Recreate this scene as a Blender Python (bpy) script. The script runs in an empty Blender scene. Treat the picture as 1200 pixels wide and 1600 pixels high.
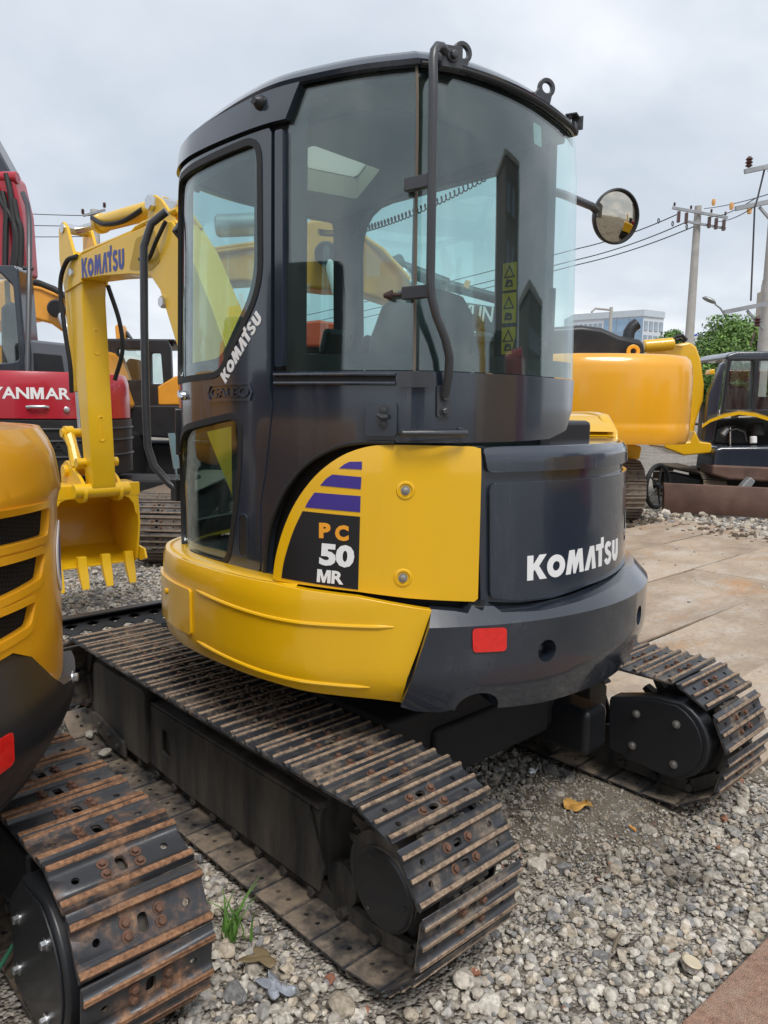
import bpy, bmesh, math, random
import numpy as np
from mathutils import Vector, Matrix
random.seed(7); RNG = np.random.default_rng(7)
SC = bpy.context.scene
COL = SC.collection
R = math.radians
# ------------------------------------------------------------------ camera
cd = bpy.data.cameras.new('camera'); cam = bpy.data.objects.new('camera', cd); COL.objects.link(cam); SC.camera = cam
YAW, PIT, ROL = R(43.2), R(7.9), R(.8)
_f = Vector((math.sin(YAW)*math.cos(PIT), math.cos(YAW)*math.cos(PIT), -math.sin(PIT)))
_r = Vector((math.cos(YAW), -math.sin(YAW), 0)); _u = _r.cross(_f)
_r2 = _r*math.cos(ROL)+_u*math.sin(ROL); _u2 = -_r*math.sin(ROL)+_u*math.cos(ROL)
M = Matrix((_r2, _u2, -_f)).transposed().to_4x4(); M.translation = (-2.26, -2.40, 1.60); cam.matrix_world = M
cd.sensor_fit = 'VERTICAL'; cd.sensor_height = 24; cd.lens = 24*1200/1600; cd.clip_start = .05; cd.clip_end = 3000
CAMP = np.array((-2.26, -2.40, 1.60))
# ------------------------------------------------------------------ sky, sun, exposure
SUN_EL, SUN_AZ = R(58), R(205)      # azimuth clockwise from +Y
world = bpy.data.worlds.new('World'); SC.world = world; world.use_nodes = True
nt = world.node_tree; nt.nodes.clear()
def N(t, **k):
    n = nt.nodes.new(t)
    for a, b in k.items(): setattr(n, a, b)
    return n
out = N('ShaderNodeOutputWorld'); bg = N('ShaderNodeBackground'); bg.inputs['Strength'].default_value = .1
sky = N('ShaderNodeTexSky', sky_type='NISHITA', sun_disc=False); sky.sun_elevation = SUN_EL; sky.sun_rotation = SUN_AZ
sky.air_density = 1.0; sky.dust_density = 3.0
tc = N('ShaderNodeTexCoord'); sep = N('ShaderNodeSeparateXYZ'); nt.links.new(tc.outputs['Generated'], sep.inputs[0])
zz = N('ShaderNodeMath', operation='MAXIMUM'); nt.links.new(sep.outputs['Z'], zz.inputs[0]); zz.inputs[1].default_value = 0
za = N('ShaderNodeMath', operation='ADD'); nt.links.new(zz.outputs[0], za.inputs[0]); za.inputs[1].default_value = .22
cmb = N('ShaderNodeCombineXYZ')
for ax in 'XY':
    dv = N('ShaderNodeMath', operation='DIVIDE'); nt.links.new(sep.outputs[ax], dv.inputs[0]); nt.links.new(za.outputs[0], dv.inputs[1]); nt.links.new(dv.outputs[0], cmb.inputs[ax])
n1 = N('ShaderNodeTexNoise'); n1.inputs['Scale'].default_value = .9; n1.inputs['Detail'].default_value = 7; n1.inputs['Roughness'].default_value = .52; n1.inputs['Distortion'].default_value = .35
nt.links.new(cmb.outputs[0], n1.inputs['Vector'])
rp = N('ShaderNodeValToRGB'); e = rp.color_ramp.elements
e[0].position = .32; e[0].color = (.47, .535, .61, 1); e[1].position = .66; e[1].color = (.84, .865, .90, 1)
m_ = rp.color_ramp.elements.new(.5); m_.color = (.63, .68, .735, 1)
nt.links.new(n1.outputs['Fac'], rp.inputs['Fac'])
mul = N('ShaderNodeMixRGB', blend_type='MULTIPLY'); mul.inputs[0].default_value = 1; mul.inputs[2].default_value = (7.7, 7.7, 7.8, 1); nt.links.new(rp.outputs[0], mul.inputs[1])
mx = N('ShaderNodeMixRGB'); mx.inputs[0].default_value = .93; nt.links.new(sky.outputs[0], mx.inputs[1]); nt.links.new(mul.outputs[0], mx.inputs[2])
nt.links.new(mx.outputs[0], bg.inputs['Color']); nt.links.new(bg.outputs[0], out.inputs['Surface'])
sl = bpy.data.lights.new('sun', 'SUN'); sl.energy = 1.5; sl.angle = R(22); sl.color = (1, .965, .92)
so = bpy.data.objects.new('sun', sl); COL.objects.link(so)
_d = Vector((math.sin(SUN_AZ)*math.cos(SUN_EL), math.cos(SUN_AZ)*math.cos(SUN_EL), math.sin(SUN_EL)))
so.rotation_euler = (-_d).to_track_quat('-Z', 'Y').to_euler(); so.location = _d*50
SC.view_settings.view_transform = 'Standard'; SC.view_settings.look = 'None'; SC.view_settings.exposure = 0.65; SC.view_settings.gamma = 1
SC.view_settings.use_curve_mapping = False
SC.cycles.max_bounces = 10; SC.cycles.transparent_max_bounces = 24; SC.cycles.sample_clamp_indirect = 6
SC.cycles.use_denoising = True
# ------------------------------------------------------------------ materials
MATS = {}
def mat(name, col, rough=.45, metal=0.0, coat=0.0, var=.08, scale=4.0, dust=0.0, dustcol=(.30, .24, .17), dscale=3.0, bump=0.0, bscale=60.0, spec=.5, streak=False, emit=None):
    """painted / plain surface: base colour with slow variation, a dust layer of its own pattern, fine relief"""
    m = bpy.data.materials.new(name); m.use_nodes = True; t = m.node_tree; b = t.nodes['Principled BSDF']
    L = t.links.new; nd = t.nodes.new
    c = nd('ShaderNodeTexCoord'); mp = nd('ShaderNodeMapping'); L(c.outputs['Object'], mp.inputs[0])
    if streak: mp.inputs['Scale'].default_value = (1, 1, .16)
    a = nd('ShaderNodeTexNoise'); a.inputs['Scale'].default_value = scale; a.inputs['Detail'].default_value = 6; L(mp.outputs[0], a.inputs['Vector'])
    r = nd('ShaderNodeValToRGB'); r.color_ramp.elements[0].position = .3; r.color_ramp.elements[1].position = .7
    r.color_ramp.elements[0].color = (*[x*(1-var) for x in col], 1); r.color_ramp.elements[1].color = (*[min(1, x*(1+var)) for x in col], 1)
    L(a.outputs['Fac'], r.inputs[0]); cur = r.outputs[0]
    rr = nd('ShaderNodeMapRange'); rr.inputs['To Min'].default_value = max(.02, rough*.82); rr.inputs['To Max'].default_value = min(1, rough*1.25); L(a.outputs['Fac'], rr.inputs['Value']); rcur = rr.outputs[0]
    if dust > 0:
        d = nd('ShaderNodeTexNoise'); d.inputs['Scale'].default_value = dscale; d.inputs['Detail'].default_value = 9; d.inputs['Roughness'].default_value = .68; L(mp.outputs[0], d.inputs['Vector'])
        q = nd('ShaderNodeMapRange'); q.inputs['From Min'].default_value = .62-.35*dust; q.inputs['From Max'].default_value = .82-.2*dust; q.inputs['To Max'].default_value = min(1, .35+.65*dust); L(d.outputs['Fac'], q.inputs['Value'])
        x = nd('ShaderNodeMixRGB'); L(q.outputs[0], x.inputs[0]); L(cur, x.inputs[1]); x.inputs[2].default_value = (*dustcol, 1); cur = x.outputs[0]
        y = nd('ShaderNodeMath'); y.operation = 'MULTIPLY_ADD'; L(q.outputs[0], y.inputs[0]); y.inputs[1].default_value = .45; L(rcur, y.inputs[2]); y.use_clamp = True; rcur = y.outputs[0]
    L(cur, b.inputs['Base Color']); L(rcur, b.inputs['Roughness'])
    b.inputs['Metallic'].default_value = metal; b.inputs['Coat Weight'].default_value = coat; b.inputs['Coat Roughness'].default_value = .08; b.inputs['Specular IOR Level'].default_value = spec
    if bump > 0:
        n = nd('ShaderNodeTexNoise'); n.inputs['Scale'].default_value = bscale; n.inputs['Detail'].default_value = 4; L(c.outputs['Object'], n.inputs['Vector'])
        bp = nd('ShaderNodeBump'); bp.inputs['Strength'].default_value = bump; bp.inputs['Distance'].default_value = .01; L(n.outputs['Fac'], bp.inputs['Height']); L(bp.outputs[0], b.inputs['Normal'])
    if emit: b.inputs['Emission Color'].default_value = (*emit[:3], 1); b.inputs['Emission Strength'].default_value = emit[3]
    MATS[name] = m; return m
def glass(name, tint, r0=.045, dirt=.03):
    m = bpy.data.materials.new(name); m.use_nodes = True; t = m.node_tree; t.nodes.clear(); L = t.links.new; nd = t.nodes.new
    o = nd('ShaderNodeOutputMaterial'); tr = nd('ShaderNodeBsdfTransparent'); tr.inputs[0].default_value = (*tint, 1)
    gl = nd('ShaderNodeBsdfGlossy'); gl.inputs['Roughness'].default_value = .0; gl.inputs[0].default_value = (1, 1, 1, 1)
    lw = nd('ShaderNodeLayerWeight'); lw.inputs[0].default_value = .5
    p = nd('ShaderNodeMath'); p.operation = 'POWER'; L(lw.outputs['Facing'], p.inputs[0]); p.inputs[1].default_value = 5.0
    q = nd('ShaderNodeMath'); q.operation = 'MULTIPLY_ADD'; L(p.outputs[0], q.inputs[0]); q.inputs[1].default_value = .85; q.inputs[2].default_value = r0
    mx = nd('ShaderNodeMixShader'); L(q.outputs[0], mx.inputs[0]); L(tr.outputs[0], mx.inputs[1]); L(gl.outputs[0], mx.inputs[2])
    df = nd('ShaderNodeBsdfDiffuse'); df.inputs[0].default_value = (.55, .55, .52, 1)
    tc = nd('ShaderNodeTexCoord'); mp = nd('ShaderNodeMapping'); mp.inputs['Scale'].default_value = (1, 1, .25); L(tc.outputs['Object'], mp.inputs[0])
    n = nd('ShaderNodeTexNoise'); n.inputs['Scale'].default_value = 5; n.inputs['Detail'].default_value = 5; n.inputs['Roughness'].default_value = .6; L(mp.outputs[0], n.inputs['Vector'])
    rg = nd('ShaderNodeMapRange'); rg.inputs['From Min'].default_value = .48; rg.inputs['From Max'].default_value = .8; rg.inputs['To Max'].default_value = dirt*4; L(n.outputs['Fac'], rg.inputs['Value'])
    m2 = nd('ShaderNodeMixShader'); L(rg.outputs[0], m2.inputs[0]); L(mx.outputs[0], m2.inputs[1]); L(df.outputs[0], m2.inputs[2]); L(m2.outputs[0], o.inputs[0])
    MATS[name] = m; return m
YEL = mat('yellow_paint', (.78, .44, .004), .30, coat=.8, var=.05, scale=2.2, dust=.10, dustcol=(.66, .38, .03), dscale=5, streak=True, bump=.045, bscale=4)
BOOMY = mat('boom_yellow_paint', (.79, .47, .008), .36, coat=.3, var=.07, scale=3, dust=.10, dustcol=(.42, .31, .10), bump=.03, bscale=25)
ORY = mat('golden_paint', (.74, .34, .012), .30, coat=.5, var=.06, scale=2, dust=.06, dustcol=(.5, .3, .1))
CWY = mat('warm_yellow_paint', (.80, .37, .012), .28, coat=.6, var=.10, scale=1.6, dust=.30, dustcol=(.66, .36, .06), streak=True, bump=.05, bscale=3)
ORG = mat('orange_paint', (.78, .34, .03), .4, coat=.3, var=.08, dust=.12)
RED = mat('red_paint', (.42, .012, .028), .28, coat=.5, var=.08, dust=.04)
HRED = mat('vermilion_paint', (.72, .09, .03), .35, coat=.3)
NAVY = mat('navy_grey_paint', (.021, .029, .045), .20, coat=.9, var=.18, scale=3.0, dust=.22, dustcol=(.062, .068, .078), dscale=6, streak=True, bump=.05, bscale=5)
NAVY2 = mat('counterweight_paint', (.021, .027, .039), .24, coat=.8, var=.2, scale=2.5, dust=.2, dustcol=(.070, .075, .083), dscale=5, bump=.06, bscale=5)
BLK = mat('black_paint', (.014, .015, .018), .42, coat=.1, var=.2, dust=.16, dustcol=(.07, .065, .06))
FRM = mat('track_frame_paint', (.016, .017, .020), .5, var=.25, dust=.72, dustcol=(.165, .138, .108), dscale=7, streak=True, bump=.08, bscale=40)
HID = mat('hidden_black', (.010, .010, .011), .7)  # even near-black for hidden parts and gap fillers
RUB = mat('rubber', (.012, .012, .013), .6, var=.15)
PIPE = mat('handrail_paint', (.040, .042, .048), .38, coat=.2, var=.2, dust=.1, dustcol=(.1, .1, .1))
DULL = mat('dull_zinc', (.34, .33, .31), .5, metal=.8, var=.2)
CHROME = mat('zinc_steel', (.62, .63, .65), .28, metal=1, var=.1)
WHT = mat('white_vinyl', (.80, .80, .80), .45, var=.03)
BLU = mat('violet_blue_vinyl', (.045, .025, .22), .4)
BKV = mat('black_vinyl', (.010, .010, .012), .35)
ORV = mat('amber_vinyl', (.80, .33, .02), .4)
KBL = mat('blue_vinyl', (.05, .07, .30), .45)
REDR = mat('red_reflector', (.70, .018, .014), .22, coat=.8, var=.12, scale=60)
LBL = mat('yellow_label', (.72, .50, .02), .5, dust=.2, dustcol=(.3, .25, .1))
CEIL = mat('ceiling_lining', (.17, .175, .18), .8)
CREAM = mat('cream_hatch', (.78, .77, .68), .6)
SEAT = mat('seat_vinyl', (.030, .031, .033), .5, var=.2, dust=.06, dustcol=(.07, .07, .07))
PLAST = mat('dark_plastic', (.035, .036, .038), .55, var=.15)
GREYP = mat('grey_panel', (.12, .13, .15), .5)
MUD = mat('dry_mud', (.115, .088, .062), .95, var=.35, scale=18, bump=.6, bscale=50)
CONC = mat('concrete_pole', (.42, .40, .37), .85, var=.12, bump=.1, bscale=30)
GALV = mat('galvanised_steel', (.36, .37, .38), .5, metal=.6, var=.15)
INSUL = mat('brown_porcelain', (.085, .035, .030), .3, coat=.4)
AMB = mat('amber_marker', (.75, .38, .12), .5)
WIRE = mat('wire_black', (.05, .05, .055), .6)
FRIT = mat('window_frit', (.012, .013, .014), .5)
GLA = glass('tinted_cab_glass', (.80, .915, .905), .085, .008)
GLB = glass('background_cab_glass', (.82, .90, .88), .10, .02)
MIRR = mat('tinted_mirror', (.60, .55, .46), .03, metal=1, var=.02)  # metal tinted tan, the brown of the reflected surroundings put into its colour
def translucent(name, col):
    m = bpy.data.materials.new(name); m.use_nodes = True; t = m.node_tree; b = t.nodes['Principled BSDF']; o = t.nodes['Material Output']; b.inputs['Base Color'].default_value = (*col, 1)
    tr = t.nodes.new('ShaderNodeBsdfTranslucent'); tr.inputs[0].default_value = (*col, 1); x = t.nodes.new('ShaderNodeMixShader'); x.inputs[0].default_value = .6; t.links.new(b.outputs[0], x.inputs[1]); t.links.new(tr.outputs[0], x.inputs[2]); t.links.new(x.outputs[0], o.inputs[0]); return m
SKYL = translucent('milky_skylight', (.80, .80, .74))
def shoe_mat(name, dusty, rusty):
    m = bpy.data.materials.new(name); m.use_nodes = True; t = m.node_tree; b = t.nodes['Principled BSDF']; L = t.links.new; nd = t.nodes.new
    c = nd('ShaderNodeTexCoord'); oi = nd('ShaderNodeObjectInfo')
    ad = nd('ShaderNodeVectorMath'); ad.operation = 'ADD'; L(c.outputs['Object'], ad.inputs[0])
    sc = nd('ShaderNodeVectorMath'); sc.operation = 'SCALE'; L(oi.outputs['Random'], sc.inputs['Scale']); sc.inputs[0].default_value = (3.1, 7.7, 5.3); L(sc.outputs[0], ad.inputs[1])
    sp = nd('ShaderNodeSeparateXYZ'); L(c.outputs['Object'], sp.inputs[0])
    def noise(s, d=8, rgh=.65):
        n = nd('ShaderNodeTexNoise'); n.inputs['Scale'].default_value = s; n.inputs['Detail'].default_value = d; n.inputs['Roughness'].default_value = rgh; L(ad.outputs[0], n.inputs['Vector']); return n.outputs['Fac']
    def rng(v, a, b_, c0=0, c1=1):
        r = nd('ShaderNodeMapRange'); L(v, r.inputs['Value'])
        for k, x in zip(('From Min', 'From Max', 'To Min', 'To Max'), (a, b_, c0, c1)): r.inputs[k].default_value = x
        return r.outputs[0]
    def math_(op, a, b_, cl=True):
        x = nd('ShaderNodeMath'); x.operation = op; x.use_clamp = cl
        for i, v in enumerate((a, b_)):
            if isinstance(v, (int, float)): x.inputs[i].default_value = v
            else: L(v, x.inputs[i])
        return x.outputs[0]
    def mixc(f, a, b_):
        x = nd('ShaderNodeMixRGB'); L(f, x.inputs[0])
        for i, v in ((1, a), (2, b_)):
            if isinstance(v, tuple): x.inputs[i].default_value = (*v, 1)
            else: L(v, x.inputs[i])
        return x.outputs[0]
    nz = noise(26); nb = noise(7); nf = noise(90, 4)
    steel = mixc(nb, (.018, .019, .023), (.06, .062, .068))
    nr_ = math_('ADD', math_('MULTIPLY', nz, .45), math_('MULTIPLY', nf, .55)); nr_ = rng(nr_, .36, .64)
    rustc = mixc(nr_, *((.10, .045, .024), (.42, .225, .12)) if rusty > 1.1 else ((.11, .066, .042), (.45, .335, .235)))
    tip = math_('ADD', rng(sp.outputs['Z'], .0180, .0222), math_('SUBTRACT', nz, .5, False), True)
    tipf = math_('MULTIPLY', rng(tip, .30, .62), rusty)
    pat = math_('MULTIPLY', rng(nb, .60-.10*rusty, .74-.06*rusty), rng(nz, .40, .62)); pat = math_('MULTIPLY', pat, .35+.5*rusty)
    col = mixc(math_('MAXIMUM', tipf, pat), steel, rustc)
    dst = math_('MULTIPLY', rng(math_('ADD', math_('MULTIPLY', nb, .6), math_('MULTIPLY', nz, .4)), .56-.2*dusty, .70-.14*dusty), min(1, .35+dusty*.65)); dst = math_('MULTIPLY', dst, rng(oi.outputs['Random'], 0, 1, .25, 1.35))
    inn = math_('MULTIPLY', rng(sp.outputs['Z'], .004, .0015), rng(math_('ADD', math_('MULTIPLY', nb, .7), math_('MULTIPLY', nz, .3)), .38, .56)); inn = math_('MULTIPLY', inn, .62)
    col = mixc(dst, col, mixc(nf, (.13, .10, .075), (.27, .215, .155)))
    col = mixc(inn, col, mixc(nf, (.22, .165, .115), (.36, .285, .205)))
    L(col, b.inputs['Base Color'])
    rg = math_('ADD', rng(nz, .3, .7, .28, .5), math_('MULTIPLY', math_('MAXIMUM', math_('MAXIMUM', tipf, pat), math_('MAXIMUM', dst, inn)), .45)); L(rg, b.inputs['Roughness'])
    b.inputs['Metallic'].default_value = .15
    bp = nd('ShaderNodeBump'); bp.inputs['Strength'].default_value = .28; bp.inputs['Distance'].default_value = .004; L(nz, bp.inputs['Height']); L(bp.outputs[0], b.inputs['Normal'])
    return m
SHOE = shoe_mat('worn_track_steel', .35, 1.0)
SHOE_R = shoe_mat('rusty_track_steel', .12, 1.2)
SHOE_M = shoe_mat('muddy_track_steel', .95, .7)
BOLT = mat('rusty_bolt', (.12, .060, .038), .7, var=.4, scale=40)
# ------------------------------------------------------------------ mesh helpers
def finish(name, me, mats, parent=None, bev=0.0, ang=35, seg=2):
    for m in (mats if isinstance(mats, (list, tuple)) else [mats]): me.materials.append(m)
    if len(me.polygons): me.polygons.foreach_set('use_smooth', [True]*len(me.polygons))
    me.set_sharp_from_angle(angle=R(ang))
    o = bpy.data.objects.new(name, me); COL.objects.link(o)
    if parent is not None: o.parent = parent
    if bev > 0:
        b = o.modifiers.new('bevel', 'BEVEL'); b.width = bev; b.segments = seg; b.limit_method = 'ANGLE'; b.angle_limit = R(38); b.harden_normals = True; b.use_clamp_overlap = True
    return o
class MB:
    def __init__(s, T=None): s.v = []; s.f = []; s.m = []; s.T = T or (lambda p: p)
    def add(s, vs, fs, mi=0):
        n = len(s.v); s.v += [tuple(s.T(tuple(p))) for p in vs]; s.f += [tuple(n+i for i in f) for f in fs]; s.m += [mi]*len(fs); return s
    def box(s, c, d, rz=0, mi=0, ry=0, rx=0):
        x, y, z = [k/2 for k in d]; M_ = Matrix.Rotation(rz, 3, 'Z') @ Matrix.Rotation(ry, 3, 'Y') @ Matrix.Rotation(rx, 3, 'X')
        vs = [Vector(c)+M_ @ Vector((a*x, b*y, e_*z)) for a in (-1, 1) for b in (-1, 1) for e_ in (-1, 1)]
        return s.add(vs, [(0, 1, 3, 2), (4, 6, 7, 5), (0, 4, 5, 1), (2, 3, 7, 6), (0, 2, 6, 4), (1, 5, 7, 3)], mi)
    def prism(s, poly, a, b, fn, mi=0):
        """poly in (p,q); fn(p,q,t) -> xyz with t from a to b"""
        n = len(poly); vs = [fn(p, q, a) for p, q in poly]+[fn(p, q, b) for p, q in poly]
        fs = [tuple(range(n))[::-1], tuple(range(n, 2*n))]+[(i, (i+1) % n, n+(i+1) % n, n+i) for i in range(n)]
        return s.add(vs, fs, mi)
    def tube(s, path, r, n=10, mi=0, cap=True):
        P = [Vector(p) for p in path]; rs = r if isinstance(r, (list, tuple)) else [r]*len(P); k = len(P); vs = []; fs = []
        up = None
        for i in range(k):
            t = (P[min(i+1, k-1)]-P[max(i-1, 0)]).normalized()
            if up is None:
                up = Vector((0, 0, 1)) if abs(t.z) < .9 else Vector((1, 0, 0))
            a = (up-t*up.dot(t)).normalized(); up = a; b = t.cross(a)
            vs += [P[i]+(a*math.cos(2*math.pi*j/n)+b*math.sin(2*math.pi*j/n))*rs[i] for j in range(n)]
        for i in range(k-1):
            fs += [(i*n+j, i*n+(j+1) % n, (i+1)*n+(j+1) % n, (i+1)*n+j) for j in range(n)]
        if cap: fs += [tuple(range(n))[::-1], tuple(range((k-1)*n, k*n))]
        return s.add(vs, fs, mi)
    def lathe(s, prof, c, ax, n=24, mi=0, cap=True):
        """prof: (radius, height) along axis ax from c"""
        ax = Vector(ax).normalized(); u = Vector((0, 0, 1)) if abs(ax.z) < .9 else Vector((1, 0, 0)); a = (u-ax*u.dot(ax)).normalized(); b = ax.cross(a); c = Vector(c); vs = []; fs = []
        for r, h in prof: vs += [c+ax*h+(a*math.cos(2*math.pi*j/n)+b*math.sin(2*math.pi*j/n))*r for j in range(n)]
        for i in range(len(prof)-1): fs += [(i*n+j, i*n+(j+1) % n, (i+1)*n+(j+1) % n, (i+1)*n+j) for j in range(n)]
        if cap: fs += [tuple(range(n))[::-1], tuple(range((len(prof)-1)*n, len(prof)*n))]
        return s.add(vs, fs, mi)
    def hexbolt(s, c, ax, r, h, mi=0):
        s.lathe([(r*1.5, 0), (r*1.5, h*.2)], c, ax, 14, mi); c2 = Vector(c)+Vector(ax).normalized()*h*.2
        return s.lathe([(r, 0), (r, h*.7), (r*.8, h*.8)], c2, ax, 6, mi)
    def loft(s, rings, mi=0, cap=True, closed=True):
        n = len(rings[0]); vs = [p for r in rings for p in r]; fs = []
        for i in range(len(rings)-1):
            fs += [(i*n+j, i*n+(j+1) % n, (i+1)*n+(j+1) % n, (i+1)*n+j) for j in range(n if closed else n-1)]
        if cap: fs += [tuple(range(n))[::-1], tuple(range((len(rings)-1)*n, len(rings)*n))]
        return s.add(vs, fs, mi)
    def build(s, name, mats, parent=None, bev=0, ang=35, recalc=True, seg=2):
        me = bpy.data.meshes.new(name); me.from_pydata(s.v, [], s.f)
        if max(s.m, default=0) > 0: me.polygons.foreach_set('material_index', s.m)
        if recalc:
            bm = bmesh.new(); bm.from_mesh(me); bmesh.ops.recalc_face_normals(bm, faces=bm.faces[:]); bm.to_mesh(me); bm.free()
        me.update(); return finish(name, me, mats, parent, bev, ang, seg)
def empty(name, loc=(0, 0, 0), rz=0, label=None, cat=None, group=None, kind=None):
    o = bpy.data.objects.new(name, None); COL.objects.link(o); o.location = loc; o.rotation_euler = (0, 0, rz); o.empty_display_size = .1
    return tag(o, label, cat, group, kind)
def tag(o, label=None, cat=None, group=None, kind=None):
    for k, v in (('label', label), ('category', cat), ('group', group), ('kind', kind)):
        if v: o[k] = v
    return o
def rpoly(pts, r, n=5):
    """round the corners of a polygon; r one radius or one per corner"""
    out_ = []; k = len(pts)
    for i in range(k):
        a, b, c = Vector(pts[i-1]), Vector(pts[i]), Vector(pts[(i+1) % k]); rr = r[i] if isinstance(r, (list, tuple)) else r
        d1, d2 = (a-b), (c-b); m = min(rr, d1.length*.48, d2.length*.48)
        if m < 1e-5: out_.append(tuple(b)); continue
        p, q = b+d1.normalized()*m, b+d2.normalized()*m
        for j in range(n+1):
            t = j/n; out_.append(tuple(p*(1-t)**2+b*2*t*(1-t)+q*t*t))
    return out_
def sheet2d(loops):
    bm = bmesh.new()
    for lp in loops:
        vs = [bm.verts.new((p[0], p[1], 0)) for p in lp]
        for i in range(len(vs)): bm.edges.new((vs[i], vs[(i+1) % len(vs)]))
    bmesh.ops.triangle_fill(bm, use_beauty=True, use_dissolve=False, edges=bm.edges[:])
    return bm
def solid_from(bm, name, mp, mats, parent=None, th=.006, o=0.0, bev=0.0, du=.04, dv=0, ang=35, seg=2):
    """flat 2-D bmesh -> cut in strips -> mapped on a surface mp(u,v,o) -> closed sheet of thickness th"""
    for ax, st in ((0, du), (1, dv)):
        if not st: continue
        xs = [v.co[ax] for v in bm.verts]; lo, hi = min(xs), max(xs); k = math.floor(lo/st)+1
        while k*st < hi-1e-6:
            no = [0, 0, 0]; no[ax] = 1; co = [0, 0, 0]; co[ax] = k*st
            bmesh.ops.bisect_plane(bm, geom=bm.verts[:]+bm.edges[:]+bm.faces[:], plane_co=co, plane_no=no, dist=1e-6); k += 1
    bm.verts.index_update(); n = len(bm.verts); P = [(v.co.x, v.co.y) for v in bm.verts]
    vs = [mp(u, v, o) for u, v in P]+[mp(u, v, o-th) for u, v in P]; fs = []
    for f in bm.faces:
        ids = [v.index for v in f.verts]; fs += [tuple(ids), tuple(n+i for i in ids[::-1])]
    for e_ in bm.edges:
        if len(e_.link_faces) == 1:
            a, b = e_.verts[0].index, e_.verts[1].index; fs.append((a, b, n+b, n+a))
    bm.free(); b = MB(); b.v = [tuple(map(float, p)) for p in vs]; b.f = fs; b.m = [0]*len(fs)
    return b.build(name, mats, parent, bev, ang, True, seg)
def panel(name, W, outer, holes, mats, parent=None, **k):
    return solid_from(sheet2d([outer]+list(holes)), name, W.at if hasattr(W, 'at') else W, mats, parent, **k)
def ring_circle(c, r, n=20, ry=None): return [(c[0]+r*math.cos(2*math.pi*i/n), c[1]+(ry or r)*math.sin(2*math.pi*i/n)) for i in range(n)]
class Wall:
    """vertical skin: plan curve (list of smooth segments) + outward offset as a function of height"""
    def __init__(s, segs, off=lambda z: 0.0, n=14):
        pts = []
        for seg in segs:
            P = [np.array(p, float) for p in seg]
            P = [2*P[0]-P[1]] + P + [2*P[-1]-P[-2]]
            for i in range(1, len(P)-2):
                for k in range(n):
                    t = k/n; a, b, c, d = P[i-1:i+3]
                    pts.append(.5*((2*b)+(c-a)*t+(2*a-5*b+4*c-d)*t*t+(3*b-a-3*c+d)*t**3))
            last = P[-2]
        pts.append(last); p = np.array(pts)
        keep = np.r_[True, np.linalg.norm(np.diff(p, axis=0), axis=1) > 1e-6]; p = p[keep]
        s.p = p; d = np.diff(p, axis=0); L = np.linalg.norm(d, axis=1)
        s.s = np.r_[0, np.cumsum(L)]; s.L = s.s[-1]
        dn = d/L[:, None]; nn = np.stack([-dn[:, 1], dn[:, 0]], 1)
        vn = np.vstack([nn[:1], nn[:-1]+nn[1:], nn[-1:]]); s.n = vn/np.linalg.norm(vn, axis=1)[:, None]; s.off = off
    def at(s, u, z, o=0.0):
        u2 = min(max(u, 0), s.L)
        x = np.array([np.interp(u2, s.s, s.p[:, k]) for k in (0, 1)])
        n = np.array([np.interp(u2, s.s, s.n[:, k]) for k in (0, 1)]); n /= np.linalg.norm(n)
        if u != u2:
            d = np.array([n[1], -n[0]]); x = x+d*(u-u2)
        x = x+n*(s.off(z)+o)
        return (x[0], x[1], z)
    def nrm(s, u):
        n = np.array([np.interp(u, s.s, s.n[:, k]) for k in (0, 1)]); n /= np.linalg.norm(n)
        return (n[0], n[1], 0.0)
CAB = Wall([[(.17,-.80),(.07,-.835),(-.17,-.88),(-.37,-.885),(-.55,-.855),(-.655,-.80)],
            [(-.655,-.80),(-.745,-.645),(-.815,-.46),(-.848,-.33),(-.862,-.15),(-.862,.03),(-.85,.15),(-.815,.27),(-.75,.38),(-.62,.47),(-.4,.53),(-.1,.54),(.08,.53),(.14,.48),(.17,.40)],
            [(.17,.40),(.17,0),(.17,-.80)]], lambda z: -.025*max(0,z-1.7)-.6*max(0,z-2.40)**2)
def circ(r, a0, a1, n): return [(r*math.cos(math.radians(a0+(a1-a0)*i/n)), r*math.sin(math.radians(a0+(a1-a0)*i/n))) for i in range(n+1)]
TAIL = circ(1.06, -10, -144, 11)+[(-.912,-.53),(-.945,-.42),(-.965,-.28),(-.972,-.13),(-.966,.02),(-.945,.15),(-.900,.28),(-.81,.41),(-.64,.51),(-.4,.54)]
SKIRT = Wall([TAIL], lambda z: -.0)
PANEL = Wall([circ(1.035, -10, -152, 12)+[(-.93,-.36),(-.935,-.2)]])
HOOD = Wall([circ(1.0, 10, -150, 14)])
CW = Wall([circ(1.09, 10, -150, 14)])
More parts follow.
